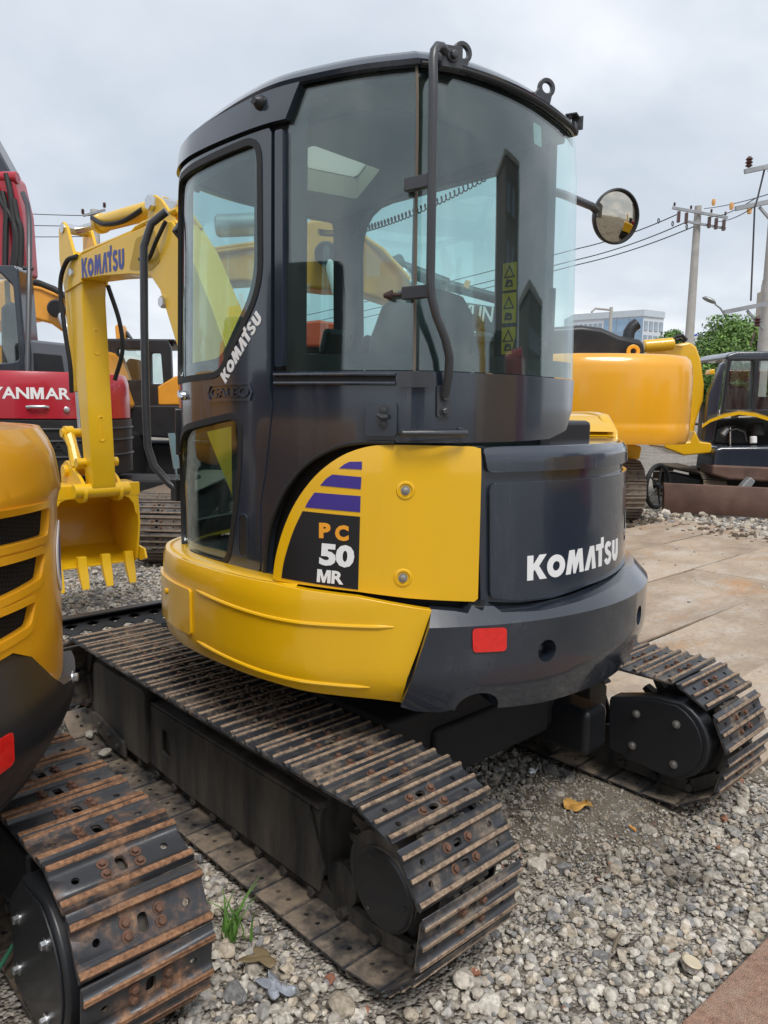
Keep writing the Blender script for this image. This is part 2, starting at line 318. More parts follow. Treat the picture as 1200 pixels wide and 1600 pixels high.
# ------------------------------------------------------------------ lettering
def stroke(pts, w):
    P = [Vector(p) for p in pts]; L_, R_ = [], []
    for i, p in enumerate(P):
        t = (P[min(i+1, len(P)-1)]-P[max(i-1, 0)]).normalized(); n = Vector((-t.y, t.x))*w/2; L_.append(tuple(p+n)); R_.append(tuple(p-n))
    return L_+R_[::-1]
def arc(c, rx, ry, a0, a1, n=10): return [(c[0]+rx*math.cos(R(a0+(a1-a0)*i/n)), c[1]+ry*math.sin(R(a0+(a1-a0)*i/n))) for i in range(n+1)]
LOGO = [
    (.80, [[(0, 0), (.25, 0), (.25, .34), (.31, .42), (.53, 0), (.84, 0), (.49, .55), (.82, 1), (.52, 1), (.25, .62), (.25, 1), (0, 1)]]),
    (.86, [ring_circle((.43, .45), .43, 24, .47), ring_circle((.43, .45), .17, 20, .20)]),
    (1.02, [[(0, 0), (.17, 1), (.45, 1), (.50, .62), (.66, 1), (.90, 1), (1.0, 0), (.75, 0), (.71, .52), (.52, 0), (.40, 0), (.33, .50), (.25, 0)]]),
    (.74, [[(0, 0), (.33, 1), (.60, 1), (.74, 0), (.48, 0), (.43, .60), (.25, 0)]]),
    (.60, [[(-.04, .74), (-.04, 1), (.34, 1), (.34, 1.26), (.56, 1.26), (.56, .78), (.42, .78), (.42, 0), (.16, 0), (.16, .74)]]),
    (.66, [stroke(arc((.34, .70), .20, .19, 20, 250, 10)+arc((.31, .27), .22, .20, 70, -170, 10), .23)]),
    (.76, [[(.04, .95), (.30, .95), (.30, .36)]+arc((.39, .36), .09, .13, 180, 360, 6)+[(.48, .95), (.74, .95), (.74, .34)]+arc((.39, .34), .35, .37, 0, -180, 10)+[(.04, .34)]]),
]
def logo_bm(h, flip=-1):
    """KOMATSU word mark as a flat 2-D sheet, x to the reader's right; u runs against x"""
    loops = []; x = 0
    for w, ls in LOGO:
        for lp in ls: loops.append([((x+p[0])*h, p[1]*h) for p in lp])
        x += w+.05
    total = x*h
    bm = bmesh.new(); i = 0; x = 0
    for w, ls in LOGO:
        b2 = sheet2d([[((x+p[0])*h, p[1]*h) for p in lp] for lp in ls]); me = bpy.data.meshes.new('tmp'); b2.to_mesh(me); b2.free(); bm.from_mesh(me); bpy.data.meshes.remove(me); x += w+.05
    return bm, total
def text_bm(txt, h, offset=.02, spacing=1.0, shear=0, xscale=1.0):
    cu = bpy.data.curves.new('tmp', 'FONT'); cu.body = txt; cu.size = 1; cu.offset = offset; cu.space_character = spacing; cu.shear = shear; cu.resolution_u = 3
    ob = bpy.data.objects.new('tmp', cu); COL.objects.link(ob); bpy.context.view_layer.update()
    me = bpy.data.meshes.new_from_object(ob.evaluated_get(bpy.context.evaluated_depsgraph_get())); bpy.data.objects.remove(ob); bpy.data.curves.remove(cu)
    bm = bmesh.new(); bm.from_mesh(me); bpy.data.meshes.remove(me); bmesh.ops.remove_doubles(bm, verts=bm.verts[:], dist=1e-5)
    ys = [v.co.y for v in bm.verts]; xs = [v.co.x for v in bm.verts]; k = h/(max(ys)-min(ys)); x0, y0 = min(xs), min(ys)
    for v in bm.verts: v.co = ((v.co.x-x0)*k*xscale, (v.co.y-y0)*k, 0)
    return bm, (max(xs)-x0)*k*xscale
def word_bm(parts, h, off=.02, gap=.10, xs=1.0):
    """word from font pieces, with a plain bold M drawn here"""
    bm = bmesh.new(); x = 0
    for p in parts:
        if p == 'M':
            P = [(0, 0), (.24, 0), (.24, .60), (.42, 0), (.60, 0), (.78, .60), (.78, 0), (1.02, 0), (1.02, 1), (.70, 1), (.51, .40), (.32, 1), (0, 1)]
            b2 = sheet2d([[(a*h*.95, c*h) for a, c in P]]); w = h*.97
        else: b2, w = text_bm(p, h, off)
        for v in b2.verts: v.co.x += x
        me = bpy.data.meshes.new('tmp'); b2.to_mesh(me); b2.free(); bm.from_mesh(me); bpy.data.meshes.remove(me); x += w+gap*h
    return bm, x-gap*h
def place2d(bm, u, v, rot=0, flip=-1, sx=1.0, shear=0):
    c, s = math.cos(rot), math.sin(rot)
    for q in bm.verts:
        x, y = q.co.x*sx+q.co.y*shear, q.co.y; X, Y = x*c-y*s, x*s+y*c; q.co = (u+flip*X, v+Y, 0)
    return bm
def lettering(bm, W, parent, m, name='lettering', o=.0022, th=.0016, du=.04):
    return solid_from(bm, name, W.at if hasattr(W, 'at') else W, m, parent, th=th, o=o, du=du)
# ------------------------------------------------------------------ crawler track
def make_shoe(width, pitch, m, holes=True, name='track_shoe', bolts=True, double=False):
    p = pitch/2; g = .024
    prof = [(-p+.012, .0), (-p-.004, .006), (-p-.008, .006), (-p-.008, .010), (-p+.004, .012), (-p+.012, g), (-p+.020, g), (-p+.028, .010), (-.012, .009), (-.006, g), (.004, g), (.011, .010),
            (p-.034, .009), (p-.022, g*.96), (p-.012, g*.96), (p-.006, .012), (p-.002, .006), (p-.008, 0)]
    if double:
        prof = [(-p-.014, .0), (-p-.014, .007), (-p+.002, .010), (-p+.010, g), (-p+.022, g), (-p+.032, .011), (-p+.042, .009), (p-.042, .009), (p-.032, .011), (p-.022, g), (p-.010, g), (p-.002, .012), (p+.001, 0)]
    b = MB(); b.prism(prof, -width/2, width/2, lambda y, z, t: (t, y, z))
    o = b.build(name, [m, BOLT], None, .0015, 40, seg=1)
    if holes:
        c = MB()
        y1, y2 = (-p+.028-.012)/2, (.011+p-.034)/2
        if double:
            for x in (-.34*width, .34*width): c.lathe([(.0095, -.02), (.0095, .05)], (x, 0, 0), (0, 0, 1), 14)
            c.prism(rpoly([(-.012, -.022), (.012, -.022), (.012, .022), (-.012, .022)], .012, 3), -.02, .05, lambda q, w, t: (q, w, t))
        for y in (() if double else (y1, y2)):
            for x in (-.34*width, .34*width): c.lathe([(.0085, -.02), (.0085, .05)], (x, y, 0), (0, 0, 1), 12)
            c.prism(rpoly([(-.016, -.010), (.016, -.010), (.016, .010), (-.016, .010)], .01, 3), -.02, .05, lambda q, w, t, y=y: (q, y+w, t))
        co = c.build('cutter', [m]); md = o.modifiers.new('bool', 'BOOLEAN'); md.operation = 'DIFFERENCE'; md.object = co; md.solver = 'EXACT'
    bpy.context.view_layer.update()
    me = bpy.data.meshes.new_from_object(o.evaluated_get(bpy.context.evaluated_depsgraph_get()))
    if holes: bpy.data.objects.remove(co)
    bpy.data.objects.remove(o)
    if bolts:
        b = MB()
        for y in ((-.015, .015) if double else ((-p+.016)/2, (p-.023)/2)):
            for x in (-.042, .042): b.hexbolt((x, y, .009), (0, 0, 1), .0095, .012)
        bm = bmesh.new(); bm.from_mesh(me); n0 = len(bm.faces)
        t = bpy.data.meshes.new('t'); t.from_pydata(b.v, [], b.f); bm.from_mesh(t); bm.faces.ensure_lookup_table()
        for f in bm.faces[n0:]: f.material_index = 1
        bmesh.ops.recalc_face_normals(bm, faces=bm.faces[:]); bm.to_mesh(me); bm.free(); bpy.data.meshes.remove(t)
    if len(me.materials) < 2: me.materials.clear(); me.materials.append(m); me.materials.append(BOLT)
    me.polygons.foreach_set('use_smooth', [True]*len(me.polygons)); me.set_sharp_from_angle(angle=R(32)); me.name = name
    return me
def track_path(y0, y1, zc, r, sag=.012, n=400):
    """closed pin line in (y,z): bottom run forward, idler, top run backward, sprocket"""
    P = []
    for i in range(60): P.append((y0+(y1-y0)*i/60, zc-r))
    for i in range(40): a = -math.pi/2+math.pi*i/40; P.append((y1+r*math.cos(a), zc+r*math.sin(a)))
    for i in range(60): t = i/60; P.append((y1+(y0-y1)*t, zc+r-sag*math.sin(math.pi*t)))
    for i in range(40): a = math.pi/2+math.pi*i/40; P.append((y0+r*math.cos(a), zc+r*math.sin(a)))
    return np.array(P)
def build_track(root, x, y0, y1, ro, width, pitch, shoe_me, keep=None, phase=0.0, hub=.012):
    base = ro-.024; rp_ = base-.028; zc = ro+hub*0
    P = track_path(y0, y1, zc, rp_); Q = np.vstack([P, P[:1]]); d = np.linalg.norm(np.diff(Q, axis=0), axis=1); S = np.r_[0, np.cumsum(d)]; L_ = S[-1]
    n = round(L_/pitch); st = L_/n
    f = lambda s: np.array([np.interp(s % L_, S, Q[:, k]) for k in (0, 1)])
    chain = MB(); fr = []
    for i in range(n):
        a, b = f((i+phase)*st), f((i+1+phase)*st); c = (a+b)/2; t = (b-a)/np.linalg.norm(b-a); nr = np.array([t[1], -t[0]])
        fr.append((c, t, nr, a))
        for sx in (-.05, .05):
            q = c+nr*.0
            ang = math.atan2(t[1], t[0])
            chain.box((x+sx, q[0], q[1]), (.022, st*.98, .050), rx=ang)
        chain.lathe([(.017, -.085), (.017, .085)], (x, a[0], a[1]), (1, 0, 0), 8)
    ch = chain.build('track_chain', FRM, root, 0)
    for i, (c, t, nr, a) in enumerate(fr):
        q = c+nr*.028
        if keep and not keep(q): continue
        o = bpy.data.objects.new('track_shoe', shoe_me); COL.objects.link(o); o.parent = ch
        M_ = Matrix(((1, 0, 0), (0, t[0], t[1]), (0, nr[0], nr[1]))).transposed()   # columns: x, tangent, normal
        M4 = M_.to_4x4(); M4.translation = (x, q[0], q[1])
        if M_.determinant() < 0:
            M_ = Matrix(((-1, 0, 0), (0, t[0], t[1]), (0, nr[0], nr[1]))).transposed(); M4 = M_.to_4x4(); M4.translation = (x, q[0], q[1])
        jx, jy, jz = RNG.normal(0, R(.45), 3); o.matrix_local = M4 @ Matrix.Rotation(jx, 4, 'X') @ Matrix.Rotation(jy*.6, 4, 'Y') @ Matrix.Rotation(jz, 4, 'Z')
    return ch
# ================================================================== the main excavator (world axes = its own: +Y forward, swing centre at 0,0)
EX = empty('excavator', (0, 0, 0), 0, 'yellow and dark navy compact excavator in the middle, its side panel marked PC 50 MR', 'excavator')
def smooth(P, n=5):
    W_ = Wall([P], n=n); return [tuple(map(float, q)) for q in W_.p]
def yz(y, z, t): return (t, y, z)
# ---- tracks
SH = make_shoe(.40, .15, SHOE)
for x in (-.78, .78):
    YS = -.945 if x < 0 else -1.04
    build_track(EX, x, YS, 1.0, .272, .40, .15, SH, phase=.35 if x < 0 else .6)
    sg = -1 if x < 0 else 1; ou = x+sg*.08
    b = MB()                                     # longitudinal frame: core, capped beam, front and rear blocks
    b.prism([(ou-sg*.16, .10), (ou-sg*.01, .10), (ou-sg*.01, .32), (ou-sg*.06, .372), (ou-sg*.16, .372)], -.62, 1.02, lambda p, q, t: (p, t, q))
    b.build('track_frame', FRM, EX, .004)
    pl = lambda u, v, o, X=ou, s=sg: (X+s*o, u, v)
    sp = panel('side_plate', pl, [(-.64, .075), (-.66, .16), (-.58, .345), (.50, .345), (.50, .085), (.20, .070)],
               [rpoly([(.33, .17), (.40, .175), (.40, .275), (.33, .27)], .012)], FRM, EX, th=.012, o=.006, bev=.003, du=0)
    b = MB(); b.prism([(-.64, .345), (.50, .345), (.50, .36), (-.62, .36)], ou-sg*.055, ou+sg*.004, lambda p, q, t: (t, p, q+.030*(1-abs(t-ou+sg*.004)/.06)*0)); b.build('side_plate_cap', FRM, EX, .008)
    b = MB(); b.prism(rpoly([(.515, .080), (1.02, .085), (1.06, .15), (1.04, .40), (.515, .40)], [.01, .03, .03, .03, .03], 3), ou-sg*.14, ou+sg*.020, lambda p, q, t: (t, p, q)); b.build('front_guard', FRM, EX, .012, seg=3)
    b = MB(); b.prism([(.70, .05), (.71, .115), (1.0, .16), (1.06, .15), (1.04, .10), (.86, .045)], ou+sg*.020, ou+sg*.034, yz); b.build('guide_plate', FRM, EX, .002)
    for yy, zz_ in ((.76, .085), (.85, .105), (.95, .125)): b = MB(); b.hexbolt((ou+sg*.034, yy, zz_), (sg, 0, 0), .012, .014); b.build('guide_bolt', FRM, EX)
    for yy in (-.72, -.48, -.24, 0, .24, .48, .72):   # lower rollers
        b = MB(); b.lathe([(.04, -.065), (.07, -.06), (.07, -.03), (.05, -.028), (.05, .028), (.07, .03), (.07, .06), (.04, .065)], (x, yy, .13), (1, 0, 0), 20); b.build('roller', FRM, EX)
    b = MB(); prof = []
    for k in range(21):
        for da, rr in ((-.35, .185), (-.15, .235), (.15, .235), (.35, .185)): a = 2*math.pi*(k+da)/21; prof.append((YS+rr*math.cos(a), .272+rr*math.sin(a)))
    b.prism(prof, x-.02, x+.02, yz); b.lathe([(.14, -.10), (.15, -.05), (.15, .05), (.14, .10)], (x, YS, .272), (1, 0, 0), 28); b.build('sprocket', FRM, EX)
    b = MB(); b.lathe([(.20, -.045), (.205, -.02), (.205, .02), (.20, .045)], (x, 1.0, .275), (1, 0, 0), 32); b.build('idler', FRM, EX)
# outer hub drum and cap on the near track
for sg in (-1, 1):
    b = MB(); b.lathe([(.126, .0), (.124, .12), (.121, .15)], (sg*.74, -.955, .252), (sg, 0, 0), 36); b.build('hub_drum', FRM, EX, .003)
    b = MB(); b.lathe([(.118, 0), (.118, .006), (.110, .012), (.0, .012)], (sg*.885, -.955, .252), (sg, 0, 0), 40, cap=False)
    h = b.build('hub_cap', BLK, EX)
    for k in range(3): a = 1.1+k*2.094; b = MB(); b.lathe([(.007, 0), (.006, .003)], (sg*.897, -.955+.095*math.cos(a), .252+.095*math.sin(a)), (sg, 0, 0), 10); b.build('hub_screw', FRM, h)
# travel motor covers facing inward
for sg in (-1, 1):
    td = [(-.81, .175), (-.80, .385), (-.985, .44)]+[(-1.05+.152*math.cos(R(a)), .300+.152*math.sin(R(a))) for a in range(105, 276, 15)]+[(-1.00, .150)]
    dy = .0 if sg > 0 else .10; td = [(y+dy, z-(0 if sg > 0 else .03)) for y, z in td]
    k_ = 1.08 if sg > 0 else .95; td2 = [(-.90+dy+(y+.90-dy)*k_, .29+(z-.29)*k_) for y, z in td]
    b = MB(); b.prism(td2, sg*.66, sg*.572, yz); b.build('motor_housing', BLK, EX, .010, seg=3)
    b = MB(); b.prism(td, sg*.572, sg*.560, yz); mc = b.build('motor_cover', BLK, EX, .003)
    for yy, zz_ in ((-.925, .362), (-1.095, .372), (-.915, .222), (-1.095, .205)):
        b = MB(); b.hexbolt((sg*.560, yy+dy, zz_-(0 if sg > 0 else .03)), (-sg, 0, 0), .011, .012); b.build('cover_bolt', DULL, mc)
    b = MB(); b.box((sg*.48, -.40, .27), (.16, .80, .20)); b.build('inner_frame', BLK, EX, .03)
b = MB(); b.box((0, 0, .40), (1.12, 1.25, .28)); b.box((.0, .55, .33), (.75, .3, .18)); b.box((0, -.5, .36), (.7, .3, .2)); b.build('car_body', HID, EX, .02)  # centre frame, its main box enlarged to block light under the machine
b = MB(); b.lathe([(.42, .52), (.42, .60), (.38, .61), (.38, .72)], (0, 0, 0), (0, 0, 1), 48); b.build('swing_bearing', HID, EX)
# dry mud fallen on the near track under the tail
mudv = []; mb = MB()
for k in range(420):
    y = RNG.normal(.05, .26); x = -.74+RNG.normal(0, .085)
    if not (-.95 < x < -.60): continue
    r_ = float(RNG.uniform(.004, .014)); z = .527+r_*.2
    q = [(x+r_*a*RNG.uniform(.6, 1.3), y+r_*b_*RNG.uniform(.6, 1.3), z+r_*c_*.6) for a, b_, c_ in ((1, 0, 0), (0, 1, 0), (-1, 0, 0), (0, -1, 0), (0, 0, 1), (0, 0, -1))]
    mb.add(q, [(0, 1, 4), (1, 2, 4), (2, 3, 4), (3, 0, 4), (1, 0, 5), (2, 1, 5), (3, 2, 5), (0, 3, 5)])
tag(mb.build('dry_mud', MUD, EX, ang=10), kind='stuff')
# ---- blade
b = MB(); bp_ = [(1.47, .03), (1.43, .10), (1.41, .20), (1.42, .30), (1.45, .385), (1.475, .385), (1.445, .30), (1.435, .20), (1.455, .10), (1.50, .02)]
b.prism(bp_, -.98, .98, yz); b.build('dozer_blade', BLK, EX, .003)
for zz_, dd in ((.385, .05), (.27, .035), (.12, .035)):
    b = MB(); b.box((0, 1.415, zz_), (1.95, dd*1.5, .016)); b.build('blade_rib', BLK, EX, .003)
for xx in (-.95, .95): b = MB(); b.prism([(1.33, .05), (1.47, .03), (1.46, .385), (1.36, .30)], xx-.008, xx+.008, yz); b.build('blade_end_plate', BLK, EX, .002)
b = MB(); b.box((0, 1.52, .488), (1.98, .06, .012)); b.box((0, 1.545, .455), (1.98, .010, .066)); b.build('blade_top_rail', BLK, EX, .003)
holes = []
for i in range(15):
    for j in range(2):
        cx = -.86+i*.115+(j % 2)*.057; cy = .026+j*.036; holes.append([(cx-.040, cy), (cx, cy-.013), (cx+.040, cy), (cx, cy+.013)])
panel('blade_mesh', lambda u, v, o: (u, 1.42+v*1.25, .395+v*.85+o), [(-.96, 0), (.96, 0), (.96, .09), (-.96, .09)], holes, BLK, EX, th=.006, du=0)
for xx in (-.36, .36): b = MB(); b.prism([(.5, .25), (.5, .37), (1.42, .30), (1.42, .16)], xx-.05, xx+.05, yz); b.build('blade_arm', BLK, EX, .008)
# ---- upper structure: deck, skirt, counterweight, covers
deck = [tuple(p) for p in SKIRT.p[8:]]
ring = [(x*.985, y*.985) for x, y in deck]+[(.3, .55), (.75, .45), (.98, .1)]
b = MB(); b.prism(ring, .74, .80, lambda p, q, t: (p, q, t)); b.prism([(x*.93, y*.93) for x, y in ring], .80, 1.03, lambda p, q, t: (p, q, t)); b.build('revolving_deck', HID, EX)
def skz(u): return .735-.035*max(0, min(1, (2.65-u)/.45))
SKR = Wall([TAIL], lambda z: -.012*max(0, (.80-z)/.06)**2-.010*max(0, (z-1.0)/.05)**2)
sk = panel('side_skirt', SKR, [(2.222, .688), (2.30, .70), (2.47, .712), (2.64, .728), (2.85, .735), (3.9, .735), (3.9, 1.052), (2.64, 1.052), (2.36, 1.03), (2.135, .992), (2.17, .88), (2.205, .78)], [], YEL, EX, th=.03, bev=.014, du=.04, dv=.03, seg=3)
def bead(u0, u1, z0, z1, r=.007, n=30): # pressed bead along the skirt
    b = MB(); b.tube([SKR.at(u0+(u1-u0)*i/n, z0+(z1-z0)*i/n, .000) for i in range(n+1)], [r*min(1, .3+i*.35, .3+(n-i)*.35) for i in range(n+1)], 8); return b.build('pressed_bead', YEL, sk)
def bead2(us, zs):
    uu = np.linspace(us[0], us[-1], 48); k_ = np.polyfit(us, zs, 2); b = MB(); b.tube([SKR.at(u, float(np.polyval(k_, u)), .000) for u in uu], [.007*min(1, .3+i*.25, .3+(47-i)*.25) for i in range(48)], 8); return b.build('pressed_bead', YEL, sk)
bead2([3.03, 2.62, 2.25], [.966, .943, .941]); bead2([3.03, 2.66, 2.32], [.786, .760, .747])
b = MB(); us = np.linspace(2.56, 3.95, 36); b.loft([[SKR.at(u, 1.035, -.006) for u in us], [SKR.at(u, 1.052, -.016) for u in us], [SKR.at(u, 1.056, -.04) for u in us], [SKR.at(u, 1.050, -.098) for u in us]], cap=False, closed=False); b.build('skirt_top', YEL, sk, 0, 60)
ac = panel('access_door', SKR, rpoly([(3.06, .800), (3.50, .800), (3.50, .962), (3.06, .962)], .012, 3), [], YEL, EX, th=.012, o=.009, bev=.004, du=.03, dv=.03)
b = MB(); b.lathe([(.011, 0), (.012, .006), (.006, .010)], SKR.at(3.27, .915, .008), SKR.nrm(3.27), 16); b.build('lock_button', YEL, ac)
CWW = Wall([circ(1.09, 10, -150, 14)], lambda z: -.95*max(0, z-.946)-.55*max(0, .80-z)**1.3)
cwb = [(2.668, .69), (2.62, .672), (2.535, .664), (2.50, .672)]+[(2.415+.075*math.cos(R(a)), .668+.058*math.sin(R(a))) for a in range(0, 181, 15)]+[(2.34, .660), (2.16, .650), (1.6, .650), (.25, .655)]
cwt = [(.25, 1.0), (1.5, 1.004), (1.86, .985), (2.02, .975), (2.20, .968), (2.345, .975), (2.365, .992), (2.44, .997), (2.46, .978), (2.50, .985), (2.575, .992)]
holes = [ring_circle((2.187, .842), .036, 28), ring_circle((1.600, .852), .036, 28)]
cw = panel('counterweight', CWW, cwb[::-1][::-1]+cwt, holes, NAVY2, EX, th=.16, bev=.012, du=.05, dv=.022, seg=3)
for u, z in ((2.187, .842), (1.600, .852)):
    n = CWW.nrm(u); b = MB(); b.lathe([(.0375, .0), (.0365, -.055), (.0, -.055)], CWW.at(u, z, -.002), n, 28, cap=False); b.lathe([(.012, -.055), (.012, -.035), (.009, -.033)], CWW.at(u, z, 0), n, 6); b.build('recess', NAVY2, cw)
panel('reflector', CWW, rpoly([(2.342, .862), (2.453, .866), (2.457, .940), (2.344, .936)], .014, 4), [], REDR, cw, th=.003, o=.006, du=.03)
b = MB(); b.box(CWW.at(2.40, .992, -.03), (.08, .03, .008), rz=R(35)); b.build('cast_pocket', BLK, cw, .002)
# dark shell behind the covers
b = MB(); b.loft([[(.965*math.cos(a)*k, .965*math.sin(a)*k, z) for a in [R(10-144*i/40) for i in range(41)]]+[(0, .1, z)] for z, k in ((.95, 1.0), (1.44, .955), (1.46, .94))]); b.build('inner_shell', HID, EX)
b = MB(); b.loft([[SKIRT.at(2.55+i*.05, z, -.075) for i in range(20)]+[(-.2, .2, z)] for z in (.95, 1.05)]); b.build('cab_floor', HID, EX)
PN = Wall([circ(1.035, -10, -152, 12)+[(-.93, -.36), (-.935, -.2)]], lambda z: -.5*max(0, z-1.40)**1.6-.012)
sp = panel('side_panel', PN, smooth([(2.588, 1.062), (2.576, 1.130), (2.546, 1.222), (2.503, 1.308), (2.443, 1.386), (2.375, 1.441), (2.308, 1.471), (2.233, 1.484), (2.1, 1.484)], 4)+[ (1.955, 1.481), (1.93, 1.475), (1.928, 1.012), (1.94, 1.003), (2.149, 1.020), (2.304, 1.038), (2.463, 1.050), (2.57, 1.056)], [], YEL, EX, th=.04, bev=.013, du=.04, dv=.04, seg=3)
for u, z in ((2.166, 1.350), (2.169, 1.084)):
    n = PN.nrm(u); b = MB(); b.lathe([(.030, -.002), (.026, .003), (.021, .004), (.018, -.001)], PN.at(u, z, 0), n, 28, cap=False); b.build('bolt_dimple', YEL, sp)
    b = MB(); b.hexbolt(PN.at(u, z, 0), n, .0095, .010); b.build('panel_bolt', DULL, sp)
dk = dict(th=.0016, o=.0018, du=.03, dv=.04)
panel('black_decal', PN, smooth([(2.553, 1.068), (2.545, 1.115), (2.528, 1.172), (2.508, 1.225), (2.481, 1.280)])+[(2.302, 1.269), (2.306, 1.045)], [], BKV, sp, **dk)
panel('blue_stripe', PN, [(2.473, 1.292), (2.462, 1.312), (2.443, 1.338), (2.301, 1.331), (2.302, 1.283)], [], BLU, sp, **dk)
panel('blue_stripe', PN, [(2.425, 1.360), (2.408, 1.380), (2.388, 1.394), (2.299, 1.388), (2.301, 1.352)], [], BLU, sp, **dk)
panel('blue_stripe', PN, [(2.367, 1.413), (2.352, 1.425), (2.336, 1.433), (2.298, 1.434), (2.298, 1.411)], [], BLU, sp, **dk)
def fit(txt, h, w, off): bm, tw = text_bm(txt, h, off); place2d(bm, 0, 0, 0, 1, w/tw); return bm
lettering(place2d(fit('P', .047, .036, .055), 2.428, 1.200), PN, sp, ORV, o=.004); lettering(place2d(fit('C', .048, .042, .055), 2.378, 1.194), PN, sp, ORV, o=.004)
lettering(place2d(fit('50', .069, .108, .05), 2.428, 1.117, R(-3)), PN, sp, WHT, o=.004); bm, tw = word_bm(['M', 'R'], .040, .035, .06); lettering(place2d(bm, 2.435, 1.064, R(-3), -1, .083/tw), PN, sp, WHT, o=.004)
# engine hood
HD = Wall([circ(1.0, 10, -150, 14)], lambda z: -.9*max(0, z-1.45)**1.1-.040*max(0, z-1.02))
hole_ = [(1.345, 1.10), (1.29, 1.10), (1.29, 1.22), (1.345, 1.22)]
hd = panel('engine_hood', HD, [(2.205, 1.465), (2.200, 1.30), (2.186, .992), (2.05, .978), (1.90, .975), (1.72, .99), (1.3, 1.0), (.5, 1.0), (.5, 1.465)], [hole_], NAVY, EX, th=.05, o=-.014, bev=.012, du=.04, dv=.03, seg=3)
panel('hood_face', HD, rpoly([(2.168, 1.366), (2.160, 1.005), (2.05, .988), (1.90, .985), (1.72, .998), (1.3, 1.008), (.55, 1.01), (.55, 1.366)], [.03, .02, 0, 0, 0, 0, .02, .02], 4), [hole_], NAVY, hd, th=.012, o=.001, bev=.010, du=.04, dv=.06, seg=3)
panel('hood_crown', HD, rpoly([(2.190, 1.474), (2.176, 1.400), (.55, 1.400), (.55, 1.474)], .015, 3), [], NAVY, hd, th=.014, o=.004, bev=.010, du=.04, dv=.012, seg=3)
b = MB(); b.loft([[HD.at(.5+i*.057, 1.478, -.02-dd) for i in range(30)]+[(0, 0, zt)] for dd, zt in ((.0, 1.478), (.05, 1.478))], cap=True); 
b = MB(); rr = [HD.at(.5+i*.057, 1.472, -.015) for i in range(31)]; b.prism([(p[0], p[1]) for p in rr]+[(-.2, -.3), (.4, -.2)], 1.46, 1.478, lambda p, q, t: (p, q, t)); b.build('hood_top', NAVY, EX, .006)
b = MB(); b.box(HD.at(1.318, 1.16, -.03), (.06, .05, .13), rz=R(20)); b.build('latch_pocket', BLK, hd, .004)
b = MB(); b.lathe([(.015, 0), (.015, .012), (.010, .014)], HD.at(1.317, 1.13, -.012), HD.nrm(1.317), 16); b.build('hood_lock', CHROME, hd)
bm, tw = logo_bm(.080); lettering(place2d(bm, 2.025, 1.050, R(.3), -1, .565/tw), HD, hd, WHT)
# right-hand cover seen behind the cab
RF = Wall([[(.42, -.93), (.62, -.80), (.80, -.63), (.93, -.42), (.97, -.1), (.97, .3)]])
b = MB(); Lr = RF.L
RFT = Wall([[(.97, .3), (.97, -.1), (.93, -.42), (.80, -.63), (.62, -.80), (.50, -.88)]])
panel('fuel_cover', RFT, [(0, 1.03), (0, 1.57), (.75, 1.585), (.86, 1.575), (.98, 1.50), (1.02, 1.40), (1.02, 1.03)], [], YEL, EX, th=.05, bev=.02, du=.06, dv=.1, seg=3)
b = MB(); tp = [RFT.at(u, z, -.02) for u, z in ((0, 1.56), (.3, 1.565), (.6, 1.575), (.75, 1.575), (.86, 1.565), (1.0, 1.50))]; ti = [(p[0]*.60, p[1]*.60, p[2]) for p in tp]
b.loft([tp, ti], cap=False, closed=False); b.loft([[(p[0], p[1], p[2]-.02) for p in tp], [(p[0], p[1], p[2]-.02) for p in ti]], cap=False, closed=False); b.build('cover_top', YEL, EX)
b = MB(); b.box((.38, -.42, 1.49), (.30, .5, .12)); b.build('cover_step', BLK, EX, .02)
# ---- cab
ARCH = smooth([(1.362, 1.033), (1.358, 1.10), (1.340, 1.19), (1.308, 1.268), (1.260, 1.345), (1.191, 1.415), (1.099, 1.466), (1.013, 1.488), (.90, 1.492)])
cabo = [(-.032, 1.70), (1.325, 1.70), (1.323, 1.60), (1.36, 1.38), (1.383, 1.28), (1.386, 1.030)]+ARCH+[(.735, 1.492), (.465, 1.491), (.22, 1.494), (.06, 1.522), (-.02, 1.59)]
CBL = Wall([[tuple(p) for p in CAB.p[:71:5]], [tuple(p) for p in CAB.p[70:176:7]]], lambda z: -.35*max(0, 1.60-z)**1.5 if z > 1.45 else -.0203)
cb = panel('cab_body', CAB, cabo, [], NAVY, EX, th=.03, bev=.008, du=.03, dv=.05, seg=3)
b = MB(); b.tube([CAB.at(u, z, .004) for u, z in ARCH], .007, 8); b.build('arch_trim', RUB, cb)
panel('arch_backing', CAB, [(.95, 1.03), (1.40, 1.03), (1.40, 1.40), (1.2, 1.49), (.95, 1.49)], [], HID, cb, th=.01, o=-.05, du=.04)
for z in (1.690, 1.664):
    b = MB(); b.tube([CAB.at(1.315-i*.0415, z, .004) for i in range(11)], .006, 8); b.build('belt_rail', NAVY, cb)
panel('belt_slot', CAB, [(1.315, 1.668), (.90, 1.668), (.90, 1.684), (1.315, 1.684)], [], HID, cb, th=.004, o=.0015, du=.03)
panel('belt_bracket', CAB, rpoly([(.890, 1.652), (.890, 1.700), (.795, 1.697), (.782, 1.668), (.80, 1.654)], .006, 3), [], PIPE, cb, th=.012, o=.014, du=.02, bev=.003)
panel('latch_plate', CAB, rpoly([(.988, 1.508), (.988, 1.611), (.892, 1.611), (.890, 1.510)], .014, 4), [], NAVY, cb, th=.02, o=.016, bev=.006, du=.03, seg=3)
n = CAB.nrm(.935); b = MB(); b.hexbolt(CAB.at(.930, 1.585, .016), n, .011, .008); b.hexbolt(CAB.at(.930, 1.545, .016), n, .011, .008)
b.tube([CAB.at(.948, 1.573, .022), CAB.at(.93, 1.566, .034), CAB.at(.915, 1.567, .03)], [.006, .010, .007], 8); b.build('latch_catch', PIPE, cb)
